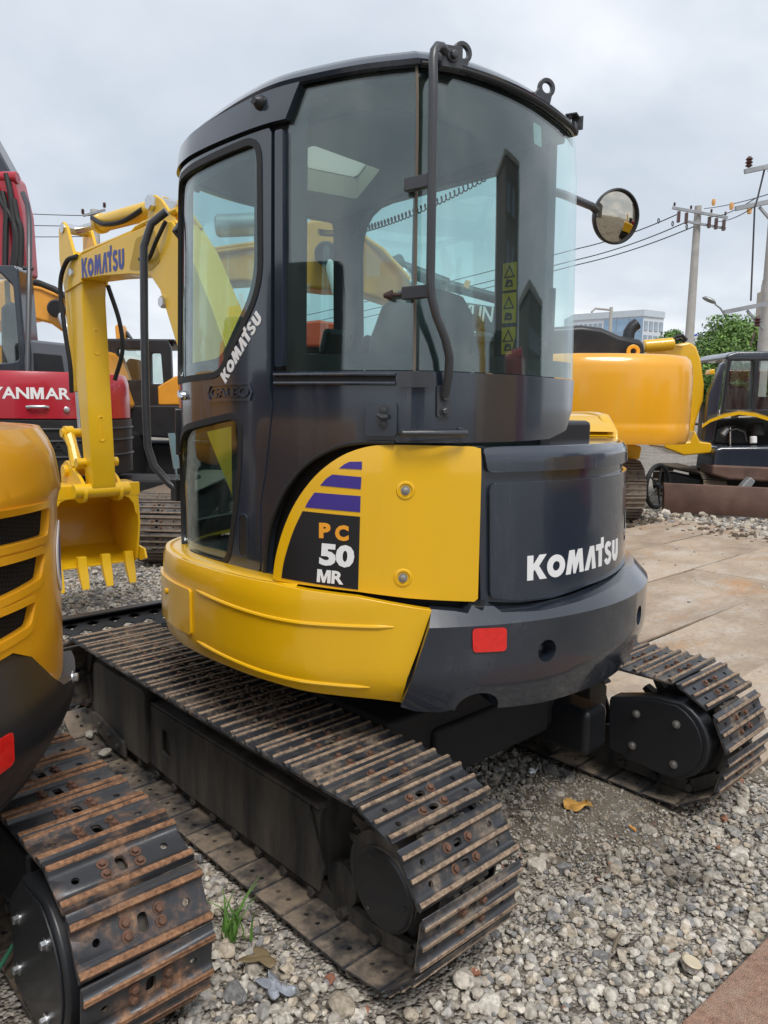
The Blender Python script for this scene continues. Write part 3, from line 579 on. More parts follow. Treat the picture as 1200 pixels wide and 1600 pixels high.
panel('handle_plate', CAB, rpoly([(.886, 1.497), (.883, 1.553), (.82, 1.545), (.70, 1.560), (.683, 1.552), (.70, 1.510)], .006, 2), [], NAVY, cb, th=.006, o=.006, du=.02)
b = MB(); b.tube([CAB.at(.874, 1.522, .0), CAB.at(.874, 1.522, .030), CAB.at(.866, 1.521, .042), CAB.at(.78, 1.522, .045), CAB.at(.706, 1.522, .042), CAB.at(.696, 1.523, .034), CAB.at(.696, 1.532, .0)], .0095, 12); b.build('grab_handle', PIPE, cb)
# windows of the cab: black border sheets and glass
def window(name, W, outer, inner, parent=None, og=-.006, bord=True, gm=GLA, strips=None, **k):
    g = panel(name, W, outer, [], gm, parent, th=.005, o=og, du=.035, dv=.12, **k)
    for st_ in (strips or []): panel('window_border', W, st_, [], FRIT, g, th=.002, o=og-.007, du=.035, dv=.12)
    if bord and not strips: panel('window_border', W, outer, [inner], FRIT, g, th=.002, o=og-.007, du=.035, dv=.12)
    return g
swo = [(.848, 1.703), (1.275, 1.703), (1.283, 2.40), (1.252, 2.535), (.848, 2.545)]
window('side_window', CAB, swo, rpoly([(.862, 1.752), (1.205, 1.752), (1.212, 2.500), (.862, 2.512)], .01, 2), EX)
window('rear_window', CAB, [(-.036, 1.703), (.840, 1.703), (.840, 2.545), (-.036, 2.545)], None, EX, strips=[[(-.030, 1.705), (.838, 1.705), (.838, 1.750), (-.030, 1.763)], [(-.030, 2.515), (.838, 2.515), (.838, 2.543), (-.030, 2.543)]])
panel('window_sticker', CAB, rpoly([(.30, 2.425), (.352, 2.425), (.352, 2.49), (.30, 2.49)], .006, 2), [], mat('pale_sticker', (.36, .43, .42), .6), EX, th=.001, o=-.014, du=.03)
b = MB(); b.tube([CAB.at(.844, 1.70+i*.085, -.003) for i in range(11)], .0045, 6); b.build('glass_seal', mat('aged_seal', (.16, .13, .10), .7), EX)
# door post trim between door and side window
panel('door_post', CAB, rpoly([(1.276, 1.715), (1.308, 1.715), (1.318, 2.418), (1.287, 2.418)], .006, 2), [], NAVY, EX, th=.03, o=.010, bev=.008, du=.01, dv=.1, seg=3)
panel('door_header', CAB, [(1.28, 2.415), (2.2, 2.415), (2.2, 2.475), (1.28, 2.475)], [], HID, EX, th=.012, o=-.022, du=.04)
panel('post_gap', CAB, [(1.27, 1.70), (1.36, 1.70), (1.36, 2.44), (1.28, 2.44)], [], HID, EX, th=.01, o=-.02, du=.02, dv=.1)
# door
dro = [(1.350, 2.433), (2.05, 2.430), (2.085, 2.1), (2.095, 1.7), (2.085, 1.04), (1.410, 1.030), (1.386, 1.060), (1.383, 1.277), (1.358, 1.38), (1.324, 1.600), (1.335, 1.652), (1.330, 1.71), (1.338, 2.418)]
upw = rpoly([(2.005, 2.402), (1.392, 2.412), (1.380, 1.955), (1.600, 1.695), (2.050, 1.676), (2.055, 2.0)], [.09, .07, .09, .05, .07, .3])
low = rpoly([(1.900, 1.503), (1.480, 1.565), (1.488, 1.36), (1.565, 1.046), (2.020, 1.040), (2.045, 1.20), (2.030, 1.40)], [.06, .07, .12, .06, .06, .1, .12])
def grow(poly, d):
    P = [Vector(p) for p in poly]; out_ = []
    for i, p in enumerate(P):
        t = (P[(i+1) % len(P)]-P[i-1]).normalized(); out_.append(tuple(p+Vector((-t.y, t.x))*d))
    return out_
# polygons run so that a negative amount shrinks them
def area(p): return .5*sum(p[i-1][0]*p[i][1]-p[i][0]*p[i-1][1] for i in range(len(p)))
def inset(p, d): return grow(p, d if area(p) > 0 else -d)
dr = panel('door', CAB, dro, [upw, low], NAVY, EX, th=.028, o=.004, bev=.006, du=.03, dv=.06, seg=3)
for w_, cl in ((upw, rpoly([(1.965, 2.335), (1.440, 2.375), (1.434, 1.975), (1.622, 1.752), (1.985, 1.735), (2.0, 2.0)], [.05, .05, .09, .05, .05, .3])), (low, inset(low, .030))):
    panel('gasket', CAB, inset(w_, -.012), [inset(w_, .010)], RUB, dr, th=.012, o=.007, bev=.003, du=.03, dv=.08)
    window('door_window', CAB, inset(w_, .004), cl, dr, og=-.008)
# lettering along the slanted window edge, embossed badge, lock, pulls
bm, tw = logo_bm(.044); ang_ = math.atan2(1.867-1.668, 1.555-1.362)
lettering(place2d(bm, 1.560, 1.664, ang_, -1, .280/tw), CAB, dr, WHT, o=.0065, du=.02)
panel('badge_plate', CAB, [(1.665, 1.604), (1.425, 1.609), (1.412, 1.635), (1.425, 1.667), (1.658, 1.662), (1.674, 1.633)], [[(1.660, 1.611), (1.429, 1.615), (1.419, 1.635), (1.429, 1.661), (1.654, 1.656), (1.666, 1.633)]], NAVY, dr, th=.006, o=.0095, du=.02, bev=.0015)
bm, tw = text_bm('GALEO', .032, .0); lettering(place2d(bm, 1.654, 1.617, R(1), -1, .222/tw), CAB, dr, NAVY, 'badge_lettering', o=.0085, th=.006, du=.02)
n = CAB.nrm(1.88); b = MB(); b.lathe([(.017, 0), (.015, .012), (.010, .02)], CAB.at(1.88, 1.625, .004), n, 16); b.tube([CAB.at(1.90, 1.640, .018), CAB.at(1.88, 1.624, .024), CAB.at(1.86, 1.615, .018)], .006, 8); b.build('door_lock', CHROME, dr)
panel('door_pull', CAB, rpoly([(1.99, 1.40), (2.03, 1.40), (2.03, 1.58), (1.99, 1.58)], .012, 3), [], BLK, dr, th=.02, o=.02, du=.02, bev=.006)
panel('door_slot', CAB, rpoly([(1.452, 1.092), (1.495, 1.088), (1.492, 1.228), (1.450, 1.230)], .018, 4), [], BLK, dr, th=.004, o=.0055, du=.02, bev=.001)
panel('door_slot_rim', CAB, rpoly([(1.446, 1.085), (1.501, 1.081), (1.498, 1.235), (1.444, 1.237)], .022, 4), [rpoly([(1.453, 1.093), (1.494, 1.089), (1.491, 1.227), (1.451, 1.229)], .018, 4)], NAVY, dr, th=.004, o=.0075, du=.02, bev=.0015)
# roof
rs = panel('roof_side', CAB, [(1.262, 2.470), (1.275, 2.443), (3.1, 2.443), (3.1, 2.485), (2.2, 2.490), (1.95, 2.505), (1.7, 2.528), (1.45, 2.548), (1.225, 2.560)], [], NAVY, EX, th=.03, o=.014, bev=.010, du=.03, dv=.02, seg=3)
n = CAB.nrm(1.385); b = MB(); b.lathe([(.022, 0), (.022, .01), (.014, .022), (.010, .03)], CAB.at(1.385, 2.512, .012), n, 18); b.tube([CAB.at(1.42, 2.525, .02), CAB.at(1.385, 2.515, .036)], .008, 8); b.build('roof_nozzle', BLK, rs)
pc = np.array((-.33, -.15))
def rdrop(y): t = min(1, max(0, (y+.45)/1.0)); return .075*t*t*(3-2*t)
def rring(k, z, o=0):
    P = [pc+(np.array(CAB.at(u, 2.5, o)[:2])-pc)*k for u in CAB.s[:-1:2]]; return [(*p, z-rdrop(p[1])) for p in P]
b = MB(); b.loft([rring(1, 2.540, -.01), rring(1, 2.543, .006), rring(1, 2.556, .010), rring(.992, 2.572, .002), rring(.968, 2.587, 0), rring(.90, 2.599, 0), rring(.6, 2.609, 0)], cap=False); rf = b.build('roof', NAVY, EX, 0, 50)
HATCH = rpoly([(-.52, -.16), (-.17, -.13), (-.03, .17), (-.25, .20), (-.52, .20)], .02, 3)
solid_from(sheet2d([[(p[0], p[1]) for p in rring(.6, 0)], HATCH]), 'roof_crown', lambda u, v, o: (u, v, 2.609-rdrop(v)+o), NAVY, rf, th=.012, du=.05, dv=.05)
solid_from(sheet2d([HATCH]), 'skylight', lambda u, v, o: (u, v, 2.606-rdrop(v)+o), SKYL, rf, th=.006, du=.05, dv=.05)
b = MB(); b.loft([rring(.955, 2.530), rring(.95, 2.518), rring(.62, 2.515)], cap=False); b.build('ceiling', CEIL, EX)
solid_from(sheet2d([[(p[0], p[1]) for p in rring(.62, 0)], HATCH]), 'ceiling_panel', lambda u, v, o: (u, v, 2.515-rdrop(v)+o), CEIL, EX, th=.006, du=.05, dv=.05)
b = MB(); hn = len(HATCH); b.loft([[(p[0], p[1], z-rdrop(p[1])) for p in HATCH] for z in (2.512, 2.607)], cap=False); b.build('skylight_well', CREAM, EX)
b = MB(); b.tube([CAB.at(u, 2.545, .012) for u in np.linspace(.02, .835, 24)], .0075, 8); b.build('roof_gutter', RUB, rf)
def eye(u, hx, hy, z0):
    h = Vector((hx, hy, 0)).normalized(); nn = h.cross(Vector((0, 0, 1))); c = Vector(CAB.at(u, z0, .010))
    out_ = [(.030*math.cos(R(a)), .022+.030*math.sin(R(a))) for a in range(-50, 200, 16)]+[(-.052, -.008), (-.052, -.036), (.012, -.036)]
    return panel('lifting_eye', lambda q, w, o: tuple(c+h*q+Vector((0, 0, w))+nn*o), out_, [ring_circle((0, .022), .016, 20)], PIPE, rf, th=.014, o=.007, bev=.003, du=0)
eye(.700, .95, -.30, 2.572); eye(.285, .90, -.43, 2.586)
b = MB(); p = Vector(CAB.at(.752, 2.562, .024)); b.box(p, (.062, .035, .058), rz=R(-25)); b.hexbolt(p+Vector((-.008, -.018, .002)), CAB.nrm(.73), .012, .014); b.build('rail_bracket', PIPE, rf, .003)
b = MB(); p = Vector(CAB.at(.05, 2.572, .010)); b.box(p+Vector((0, 0, .02)), (.05, .04, .006), rz=R(20)); b.box(p+Vector((.022, -.005, 0)), (.006, .04, .045), rz=R(20)); b.box(p+Vector((-.005, -.018, -.02)), (.05, .008, .02), rz=R(20)); b.build('lamp_bracket', PIPE, rf, .002)
# hand rail of the rear corner
hp = [CAB.at(.756, 2.560, .03), CAB.at(.772, 2.572, .040), CAB.at(.788, 2.577, .055), CAB.at(.803, 2.572, .066), CAB.at(.814, 2.555, .073), CAB.at(.819, 2.53, .075)]+[CAB.at(.819, 2.48-.0675*i, .075) for i in range(9)]+[CAB.at(.815, 1.90, .075), CAB.at(.800, 1.85, .072), CAB.at(.775, 1.79, .062), CAB.at(.760, 1.74, .05), CAB.at(.756, 1.69, .036), CAB.at(.756, 1.65, .022), CAB.at(.756, 1.63, .012)]
b = MB(); b.tube(hp, .0128, 14); hr = b.build('handrail', PIPE, EX)
panel('rail_flange', CAB, rpoly([(.735, 1.568), (.776, 1.568), (.778, 1.66), (.737, 1.66)], .008, 3), [], PIPE, hr, th=.008, o=.009, du=.02, bev=.002)
for z in (1.585, 1.625): b = MB(); b.hexbolt(CAB.at(.755, z, .009), CAB.nrm(.755), .0095, .013); b.build('flange_bolt', PIPE, hr)
for z in (2.215, 1.918):
    b = MB(); a_, c_ = Vector(CAB.at(.880, z, .012)), Vector(CAB.at(.812, z, .078)); mid = (a_+c_)/2; dx = c_-a_; b.box(mid, (dx.length, .022, .036), rz=math.atan2(dx.y, dx.x)); b.build('glass_clamp', PIPE, hr, .003)
b = MB(); s0 = Vector(CAB.at(.905, 1.914, .005)); nn_ = Vector(CAB.nrm(.90)); s0 = Vector(CAB.at(.882, 1.916, .012)); tt = (Vector(CAB.at(.93, 1.914, .012))-s0).normalized(); b.lathe([(.006, 0), (.006, .028), (.015, .03), (.014, .036), (.006, .056)], s0, tt, 14); b.build('rubber_stop', mat('rusty_rubber', (.05, .03, .025), .7), hr)
# far walls of the cab
panel('cab_wall', CAB, [(3.10, 1.05), (4.25, 1.05), (4.25, 2.53), (3.10, 2.53)], [rpoly([(3.20, 1.72), (4.01, 1.72), (4.01, 2.47), (3.20, 2.47)], [.05, .02, .02, .2])], PLAST, EX, th=.05, o=0, bev=.004, du=.05)
panel('cab_window', CAB, [(3.17, 1.70), (4.03, 1.70), (4.03, 2.49), (3.17, 2.49)], [], GLA, EX, th=.005, o=-.012, du=0)
panel('front_frame', CAB, [(2.06, 1.04), (3.11, 1.04), (3.11, 2.53), (2.06, 2.53)], [rpoly([(2.13, 1.12), (3.03, 1.12), (3.03, 2.44), (2.13, 2.44)], .05)], PLAST, EX, th=.035, o=0, bev=.004, du=.04, dv=.1)
panel('windscreen', CAB, [(2.12, 1.10), (3.04, 1.10), (3.04, 2.45), (2.12, 2.45)], [], GLA, EX, th=.005, o=-.01, du=.04, dv=.1)
for k, (z0, hh) in enumerate(((2.035, .10), (1.915, .11), (1.80, .10), (1.735, .05))):
    lb = panel('warning_label', CAB, [(4.05, z0), (4.115, z0), (4.115, z0+hh), (4.05, z0+hh)], [], LBL, EX, th=.001, o=-.0512, du=0)
    if hh > .06:
        c_ = (4.082, z0+hh*.66); tr = [(c_[0]-.026, c_[1]-.02), (c_[0]+.026, c_[1]-.02), (c_[0], c_[1]+.026)]
        panel('warning_triangle', CAB, tr, [inset(tr, .009)], BKV, lb, th=.001, o=-.0530, du=0)
        panel('pictogram', CAB, [(4.062, z0+.012), (4.10, z0+.012), (4.095, z0+.035), (4.07, z0+.04)], [[(4.07, z0+.018), (4.092, z0+.018), (4.088, z0+.03)]], BKV, lb, th=.001, o=-.0530, du=0)
# interior
b = MB(); b.loft([[(x*sx-.36, y-.56, z) for x, y in rpoly([(-.25, -.06), (.25, -.06), (.25, .06), (-.25, .06)], .05, 4)] for sx, y, z in [(1, 0, 1.30)] for _ in (0,)], cap=False) if False else None
def blob(b, c, prof, depth=.09, lean=0.0):
    rings = []
    for w, z, dp in prof: rings.append([(c[0]+w*math.cos(a)*(abs(math.cos(a))**-.25 if abs(math.cos(a)) > .05 else 1), c[1]+dp*math.sin(a)-lean*(z-prof[0][1]), z) for a in [2*math.pi*i/24 for i in range(24)]])
    b.loft(rings)
st = empty('operator_seat_tmp') if False else None
b = MB(); blob(b, (-.36, -.50, 0), [(.20, 1.45, .05), (.225, 1.55, .075), (.235, 1.70, .085), (.23, 1.82, .085), (.20, 1.91, .08), (.14, 1.965, .06), (.05, 1.985, .02)], lean=.18); se = b.build('operator_seat', SEAT, EX, 0, 60)
b = MB(); blob(b, (-.36, -.28, 0), [(.18, 1.36, .18), (.22, 1.38, .22), (.225, 1.45, .225), (.19, 1.49, .19)]); b.build('seat_cushion', SEAT, se, 0, 60)
b = MB(); b.box((-.36, -.3, 1.2), (.40, .5, .32)); b.build('seat_base', PLAST, EX, .03)
for sx in (-.64, -.09):
    b = MB(); b.box((sx, -.18, 1.42), (.14, .55, .38)); b.tube([(sx, -.02, 1.60), (sx+.01, .03, 1.72), (sx+.01, .035, 1.80)], [.015, .013, .013], 10); b.lathe([(.018, 0), (.026, .03), (.024, .08), (.01, .10)], (sx+.01, .035, 1.79), (0, 0, 1), 14); b.build('control_console', PLAST, EX, .02)
b = MB(); b.box((-.02, .40, 1.55), (.22, .10, .55)); b.box((.02, .36, 1.88), (.16, .05, .12), rx=R(20)); b.build('monitor_console', PLAST, EX, .02)
for sx in (-.45, -.30): b = MB(); b.tube([(sx, .32, 1.10), (sx, .30, 1.45), (sx, .24, 1.62)], .011, 8); b.lathe([(.016, 0), (.022, .02), (.012, .06)], (sx, .24, 1.62), (0, -.2, 1), 12); b.build('travel_lever', PLAST, EX)
hx = []                                          # coiled radio cable hung across the cab
A_, B_, C_ = Vector((-.05, .40, 2.36)), Vector((-.22, -.10, 2.22)), Vector((.10, -.42, 2.46))
for i in range(52*8+1):
    t = i/(52*8); c_ = A_*(1-t)**2+B_*2*t*(1-t)+C_*t*t; hx.append((c_.x+.012*math.cos(i*math.pi/4), c_.y+.004*math.cos(i*math.pi/4), c_.z+.012*math.sin(i*math.pi/4)))
b = MB(); b.tube(hx, .0028, 5); b.build('coiled_cable', RUB, EX, 0, 80)
b = MB(); b.box((.09, -.755, 1.87), (.014, .022, .30)); b.box((.07, -.76, 1.76), (.012, .02, .16), ry=R(-28)); b.build('wiper_bracket', BLK, EX, .003)
b = MB(); b.lathe([(.018, 0), (.030, .012), (.030, .03), (.016, .045)], (.10, -.40, 1.925), (-1, -.3, 0), 14); b.build('lock_knob', BLK, EX)
# front grab rail at the windscreen corner
b = MB(); b.tube([(-.735, .50, 2.345), (-.775, .55, 2.30), (-.800, .57, 2.21), (-.805, .575, 1.9), (-.808, .575, 1.6), (-.805, .575, 1.42), (-.785, .565, 1.34), (-.74, .53, 1.27), (-.72, .49, 1.24)], .016, 12); fr_ = b.build('front_rail', PIPE, EX)
b = MB(); b.prism([(-.70, 2.28), (-.62, 2.40), (-.62, 2.20)], .50, .53, lambda p, q, t: (p, t, q)); b.build('rail_mount', BLK, fr_, .004); b = MB(); b.box((-.705, .50, 1.24), (.06, .05, .09)); b.build('rail_mount', BLK, fr_, .004)
b = MB(); b.tube([(-.705, .52, 1.27), (-.70, .56, 1.42)], .006, 6); b.box((-.70, .55, 1.40), (.03, .004, .15), rx=R(-15)); b.build('wiper_arm', CHROME, EX)
# mirror on the far side
mc_ = Vector((.755, -.592, 2.402)); b = MB(); b.tube([(.15, -.62, 2.40), (.35, -.60, 2.415), (.62, -.56, 2.425), (.70, -.545, 2.415)], .016, 12); ma = b.build('mirror', PIPE, EX)
mn = (Vector(CAMP)-mc_).normalized(); mn = (Matrix.Rotation(R(36), 3, 'Z') @ mn); mn.z += .10; mn.normalize()
b = MB(); b.lathe([(.088, -.045), (.108, -.015), (.112, .0), (.112, .010), (.106, .013), (.103, .004)], mc_, mn, 40, cap=False); b.build('mirror_shell', BLK, ma)
b = MB(); b.lathe([(.104, .003), (.085, .010), (.06, .016), (.03, .020), (.001, .021)], mc_, mn, 40, cap=True); b.build('mirror_glass', MIRR, ma)
# ---- boom, arm, bucket
def pl2(b, poly, w, mi=0, x0=0): return b.prism(poly, x0-w/2, x0+w/2, yz, mi)
b = MB(); bo = [(.55, .95), (.62, 1.14), (.95, 1.62), (1.25, 2.10), (1.48, 2.42), (1.66, 2.60), (1.86, 2.625), (2.40, 2.605), (2.96, 2.575), (3.13, 2.54), (3.16, 2.48), (3.10, 2.43), (2.61, 2.405), (2.19, 2.37), (1.93, 2.33), (1.82, 2.24), (1.66, 1.96), (1.30, 1.40), (.95, .95), (.78, .85)]
pl2(b, bo, .19); bo_ = b.build('boom', BOOMY, EX, .008)
b = MB(); pl2(b, [(2.00, 2.60), (1.93, 2.77), (1.88, 2.78), (1.80, 2.74), (1.62, 2.58)], .02, 0, -.075); pl2(b, [(2.00, 2.60), (1.93, 2.77), (1.88, 2.78), (1.80, 2.74), (1.62, 2.58)], .02, 0, .075); b.lathe([(.03, -.11), (.03, .11)], (0, 1.90, 2.735), (1, 0, 0), 16); b.build('cylinder_bracket', BOOMY, bo_, .004)
for r_, y_, z_ in ((.045, 1.90, 2.735), (.030, 3.08, 2.48), (.035, 1.78, 2.17)): b = MB(); b.lathe([(r_*.9, -.115), (r_, -.105), (r_, .105), (r_*.9, .115)], (0, y_, z_), (1, 0, 0), 6); b.build('pin_head', CHROME, bo_)
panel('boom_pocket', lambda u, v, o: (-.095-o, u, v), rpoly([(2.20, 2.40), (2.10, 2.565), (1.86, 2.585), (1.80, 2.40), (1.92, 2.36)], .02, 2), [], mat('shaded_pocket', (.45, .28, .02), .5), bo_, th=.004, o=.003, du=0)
b = MB()
for sx in (-.075,): b.tube([(sx, 1.62, 2.655), (sx, 2.02, 2.645), (sx, 2.12, 2.635), (sx, 2.18, 2.60+.015), (sx, 2.9, 2.595), (sx, 2.98, 2.575)], .016, 8)
b.build('boom_pipe', BOOMY, bo_)
bm, tw = logo_bm(.125); lettering(place2d(bm, 2.92, 2.425, R(-1), -1, .66/tw), lambda u, v, o: (-.095-o, u, v+(2.92-u)*-.0), bo_, KBL, du=0)
def cylinder(name, a, b_, r0, r1, split, m0=BOOMY, parent=EX):
    a, b_ = Vector(a), Vector(b_); d = (b_-a); L_ = d.length; d.normalize()
    q = MB(); q.lathe([(r0*.9, 0), (r0, .02), (r0, L_*split-.05), (r0*1.15, L_*split-.045), (r0*1.15, L_*split), (r1*1.1, L_*split+.005)], a, d, 20); o = q.build(name, m0, parent)
    q = MB(); q.lathe([(r1, L_*split), (r1, L_)], a, d, 16); q.build('piston_rod', CHROME, o); return o
cylinder('arm_cylinder', (0, 1.90, 2.735), (0, 3.22, 2.795), .055, .026, .70)
cylinder('boom_cylinder', (0, .72, .62), (0, 1.78, 2.17), .055, .028, .62)
b = MB(); arm = [(3.30, 2.80), (3.22, 2.84), (3.16, 2.80), (3.06, 2.62), (2.98, 2.56), (2.94, 2.46), (2.965, 2.30), (2.93, 1.60), (2.90, 1.02), (2.93, .955), (2.99, .955), (3.03, 1.02), (3.10, 1.60), (3.20, 2.25), (3.26, 2.45), (3.31, 2.65)]
pl2(b, arm[3:], .17); am = b.build('arm', BOOMY, EX, .010)
for sx in (-.085, .085): b = MB(); pl2(b, [(3.31, 2.60), (3.30, 2.80), (3.22, 2.84), (3.16, 2.80), (3.05, 2.60), (2.96, 2.55), (2.94, 2.40), (3.24, 2.36)], .022, 0, sx); b.build('arm_cheek', BOOMY, am, .004)
b = MB(); b.lathe([(.035, -.105), (.035, .105)], (0, 3.22, 2.795), (1, 0, 0), 8); b.build('arm_pin', CHROME, am)
for zz_ in (2.02, 1.42):
    panel('pressed_slot', lambda u, v, o: (u, 2.968-(2.30-v)*.052-.003-o+.0, v), rpoly([(-.02, zz_-.10), (.02, zz_-.10), (.02, zz_+.08), (-.02, zz_+.08)], .02, 4), [rpoly([(-.012, zz_-.09), (.012, zz_-.09), (.012, zz_+.07), (-.012, zz_+.07)], .012, 4)], BOOMY, am, th=.006, o=.004, du=0, bev=.002)
cylinder('bucket_cylinder', (0, 3.36, 2.42), (0, 3.28, 1.38), .045, .024, .72)
b = MB()
for sx in (-.10, .10): b.tube([(sx, 3.27, 1.37), (sx, 3.20, 1.28), (sx, 3.13, 1.13)], [.045, .035, .045], 10); b.lathe([(.05, -.03), (.05, .03)], (sx, 3.27, 1.37), (1, 0, 0), 16); b.lathe([(.05, -.03), (.05, .03)], (sx, 3.13, 1.13), (1, 0, 0), 16)
b.lathe([(.032, -.15), (.032, .15)], (0, 3.27, 1.37), (1, 0, 0), 14); b.lathe([(.032, -.15), (.032, .15)], (0, 3.02, 1.17), (1, 0, 0), 14); b.build('bucket_link', BOOMY, EX)
b = MB()
for sx in (-.13, .13): pl2(b, rpoly([(3.34, 1.12), (3.22, 1.18), (3.10, 1.12), (2.98, 1.06), (2.90, .98), (2.92, .90), (3.02, .88), (3.32, .93)], .03, 3), .025, 0, sx)
b.lathe([(.05, -.20), (.05, .20)], (0, 2.96, .975), (1, 0, 0), 20); b.lathe([(.042, -.17), (.042, .17)], (0, 3.22, 1.10), (1, 0, 0), 18); b.build('bucket_ears', BOOMY, EX, .004)
DB = .22
yzb = lambda y, z, t: (t, y+DB, z)
def pl3(b, poly, w, mi=0, x0=0): return b.prism(poly, x0-w/2, x0+w/2, yzb, mi)
bx = [(2.86, 1.00), (3.05, 1.01), (3.24, .95), (3.36, .80), (3.37, .62), (3.29, .48), (3.14, .41), (2.93, .385)]
b = MB(); inner = [(y-.018 if y > 3 else y, z-.016 if z > .7 else z+.016) for y, z in bx]
b.prism(bx+[(2.93, .400)]+[(3.14, .426), (3.28, .494), (3.353, .626), (3.343, .792), (3.23, .934), (3.05, .994), (2.86, .984)], -.33, .33, yzb)
bk = b.build('bucket', BOOMY, EX, .003)
for sx in (-.322, .322): b = MB(); pl3(b, bx+[(2.88, .42), (2.83, .70)], .016, 0, sx); b.build('bucket_side', BOOMY, bk, .003)
b = MB(); b.box((0, 2.86+DB, .955), (.68, .035, .10)); b.build('bucket_beam', BOOMY, bk, .006)
for sx in (-1, 1): b = MB(); b.prism([(sx*.32, .91), (sx*.20, .91)]+[(sx*(.20+.10*math.sin(R(a))), .91-.13*(1-math.cos(R(a)))) for a in (30, 60, 90)]+[(sx*.32, .74)], 2.845, 2.865, lambda p, q, t: (p, t+DB, q)); b.build('corner_gusset', BOOMY, bk, .002)
for sx in (-.27, -.09, .09, .27):
    b = MB(); b.loft([[(sx+a*.032, 2.93+DB+c*.022, .47) for a, c in ((-1, -1), (1, -1), (1, 1), (-1, 1))], [(sx+a*.034, 2.925+DB+c*.026, .40) for a, c in ((-1, -1), (1, -1), (1, 1), (-1, 1))], [(sx+a*.033, 2.90+DB+c*.022, .33) for a, c in ((-1, -1), (1, -1), (1, 1), (-1, 1))], [(sx+a*.026, 2.86+DB+c*.008, .235) for a, c in ((-1, -1), (1, -1), (1, 1), (-1, 1))]]); b.build('bucket_tooth', BOOMY, bk, .004)
b = MB(); b.prism([(2.95, .52), (2.80, .50), (2.77, .43), (2.86, .40), (2.96, .42)], .335, .352, yzb); b.build('side_cutter', BOOMY, bk, .003)
def hose(pts, r=.017, m=None, parent=EX, n=18):
    P = [Vector(p) for p in pts]; P = [2*P[0]-P[1]]+P+[2*P[-1]-P[-2]]; Q = []
    for i in range(1, len(P)-2):
        for k in range(n):
            t = k/n; a, b_, c, d = P[i-1:i+3]; Q.append(.5*((2*b_)+(c-a)*t+(2*a-5*b_+4*c-d)*t*t+(3*b_-a-3*c+d)*t**3))
    Q.append(P[-2]); q = MB(); q.tube(Q, r, 8); return q.build('hydraulic_hose', m or RUB, parent)
hose([(-.10, 2.98, 2.575), (-.12, 3.12, 2.55), (-.13, 3.22, 2.40), (-.12, 3.20, 2.10), (-.10, 3.18, 1.85), (-.09, 3.20, 1.66)], .016)
hose([(-.05, 2.10, 2.74), (-.08, 2.30, 2.70), (-.09, 2.55, 2.72), (-.06, 2.80, 2.80)], .016)
hose([(.10, 2.96, 2.40), (.13, 2.86, 2.15), (.13, 2.83, 1.95), (.10, 2.90, 1.75)], .016)
hose([(-.11, 1.70, 2.60), (-.13, 1.78, 2.50), (-.12, 1.90, 2.42), (-.10, 2.05, 2.44)], .012)
# ================================================================== neighbouring and background machines
def PX(px, py, d):
    """world point at photo coordinates (1200 x 1600) and depth d along the lens axis"""
    return Vector(CAMP)+(_f+_r2*((px-600)/1200)-_u2*((py-800)/1200))*d
# ---- golden excavator close on the left edge
NX, NY = -2.34, .10
NE = empty('excavator', (NX, NY, 0), 0, 'golden excavator cut off by the left edge, black mesh grilles and rusty near track', 'excavator')
NB = Wall([[(x+.045, y) for x, y in circ(.90, 10, -150, 14)]], lambda z: -.14*max(0, z-1.36)-3.2*max(0, z-1.44)**2-(.014 if z < 1.335 else 0 if z > 1.365 else .014*(1.365-z)/.03)-.25*max(0, .95-z)**2)
gr = [rpoly([(.672, 1.327), (.70, 1.262), (1.15, 1.285), (1.15, 1.345)], .012, 2), rpoly([(.732, 1.219), (.766, 1.164), (1.15, 1.150), (1.15, 1.240)], .012, 2), rpoly([(.806, 1.113), (.838, 1.064), (1.15, 1.050), (1.15, 1.120)], .012, 2)]
nh = panel('engine_hood', NB, [(0, .98), (0, 1.53), (2.0, 1.53), (2.0, .98), (.92, 1.02), (.84, .985), (.76, .905), (.70, .86), (.55, .83), (.4, .83)], gr, ORY, NE, th=.016, bev=.008, du=.035, dv=.03, seg=3)
MESHM = bpy.data.materials.new('woven_grille'); MESHM.use_nodes = True
_t = MESHM.node_tree; _b = _t.nodes['Principled BSDF']; _b.inputs['Roughness'].default_value = .8; _b.inputs['Specular IOR Level'].default_value = .1
_c = _t.nodes.new('ShaderNodeTexCoord'); _k = _t.nodes.new('ShaderNodeTexBrick'); _t.links.new(_c.outputs['Object'], _k.inputs['Vector']); _k.inputs['Scale'].default_value = 34; _k.inputs['Color1'].default_value = (.003, .003, .003, 1); _k.inputs['Color2'].default_value = (.004, .004, .004, 1); _k.inputs['Mortar'].default_value = (.020, .020, .021, 1); _k.inputs['Mortar Size'].default_value = .06
_m = _t.nodes.new('ShaderNodeMapping'); _t.links.new(_c.outputs['Object'], _m.inputs[0]); _m.inputs['Rotation'].default_value = (R(90), 0, R(30)); _t.links.new(_m.outputs[0], _k.inputs['Vector']); _t.links.new(_k.outputs['Color'], _b.inputs['Base Color'])
for g in gr:
    panel('grille', NB, inset(g, -.02), [], MESHM, nh, th=.004, o=-.0165, du=.04, dv=.05)
    panel('grille_frame', NB, inset(g, -.020), [inset(g, -.001)], ORY, nh, th=.006, o=.004, du=.035, dv=.04, bev=.003)
b = MB(); b.loft([[NB.at(i*.1, z, -dd) for i in range(21)]+[(-.2, .4, z)] for dd, z in ((.01, 1.525), (.06, 1.535), (.2, 1.54))]); b.build('hood_top', ORY, NE, 0, 50)
panel('round_emblem', NB, ring_circle((.50, 1.17), .10, 28), [ring_circle((.50, 1.17), .075, 28)], WHT, nh, th=.003, o=.004, du=.03)
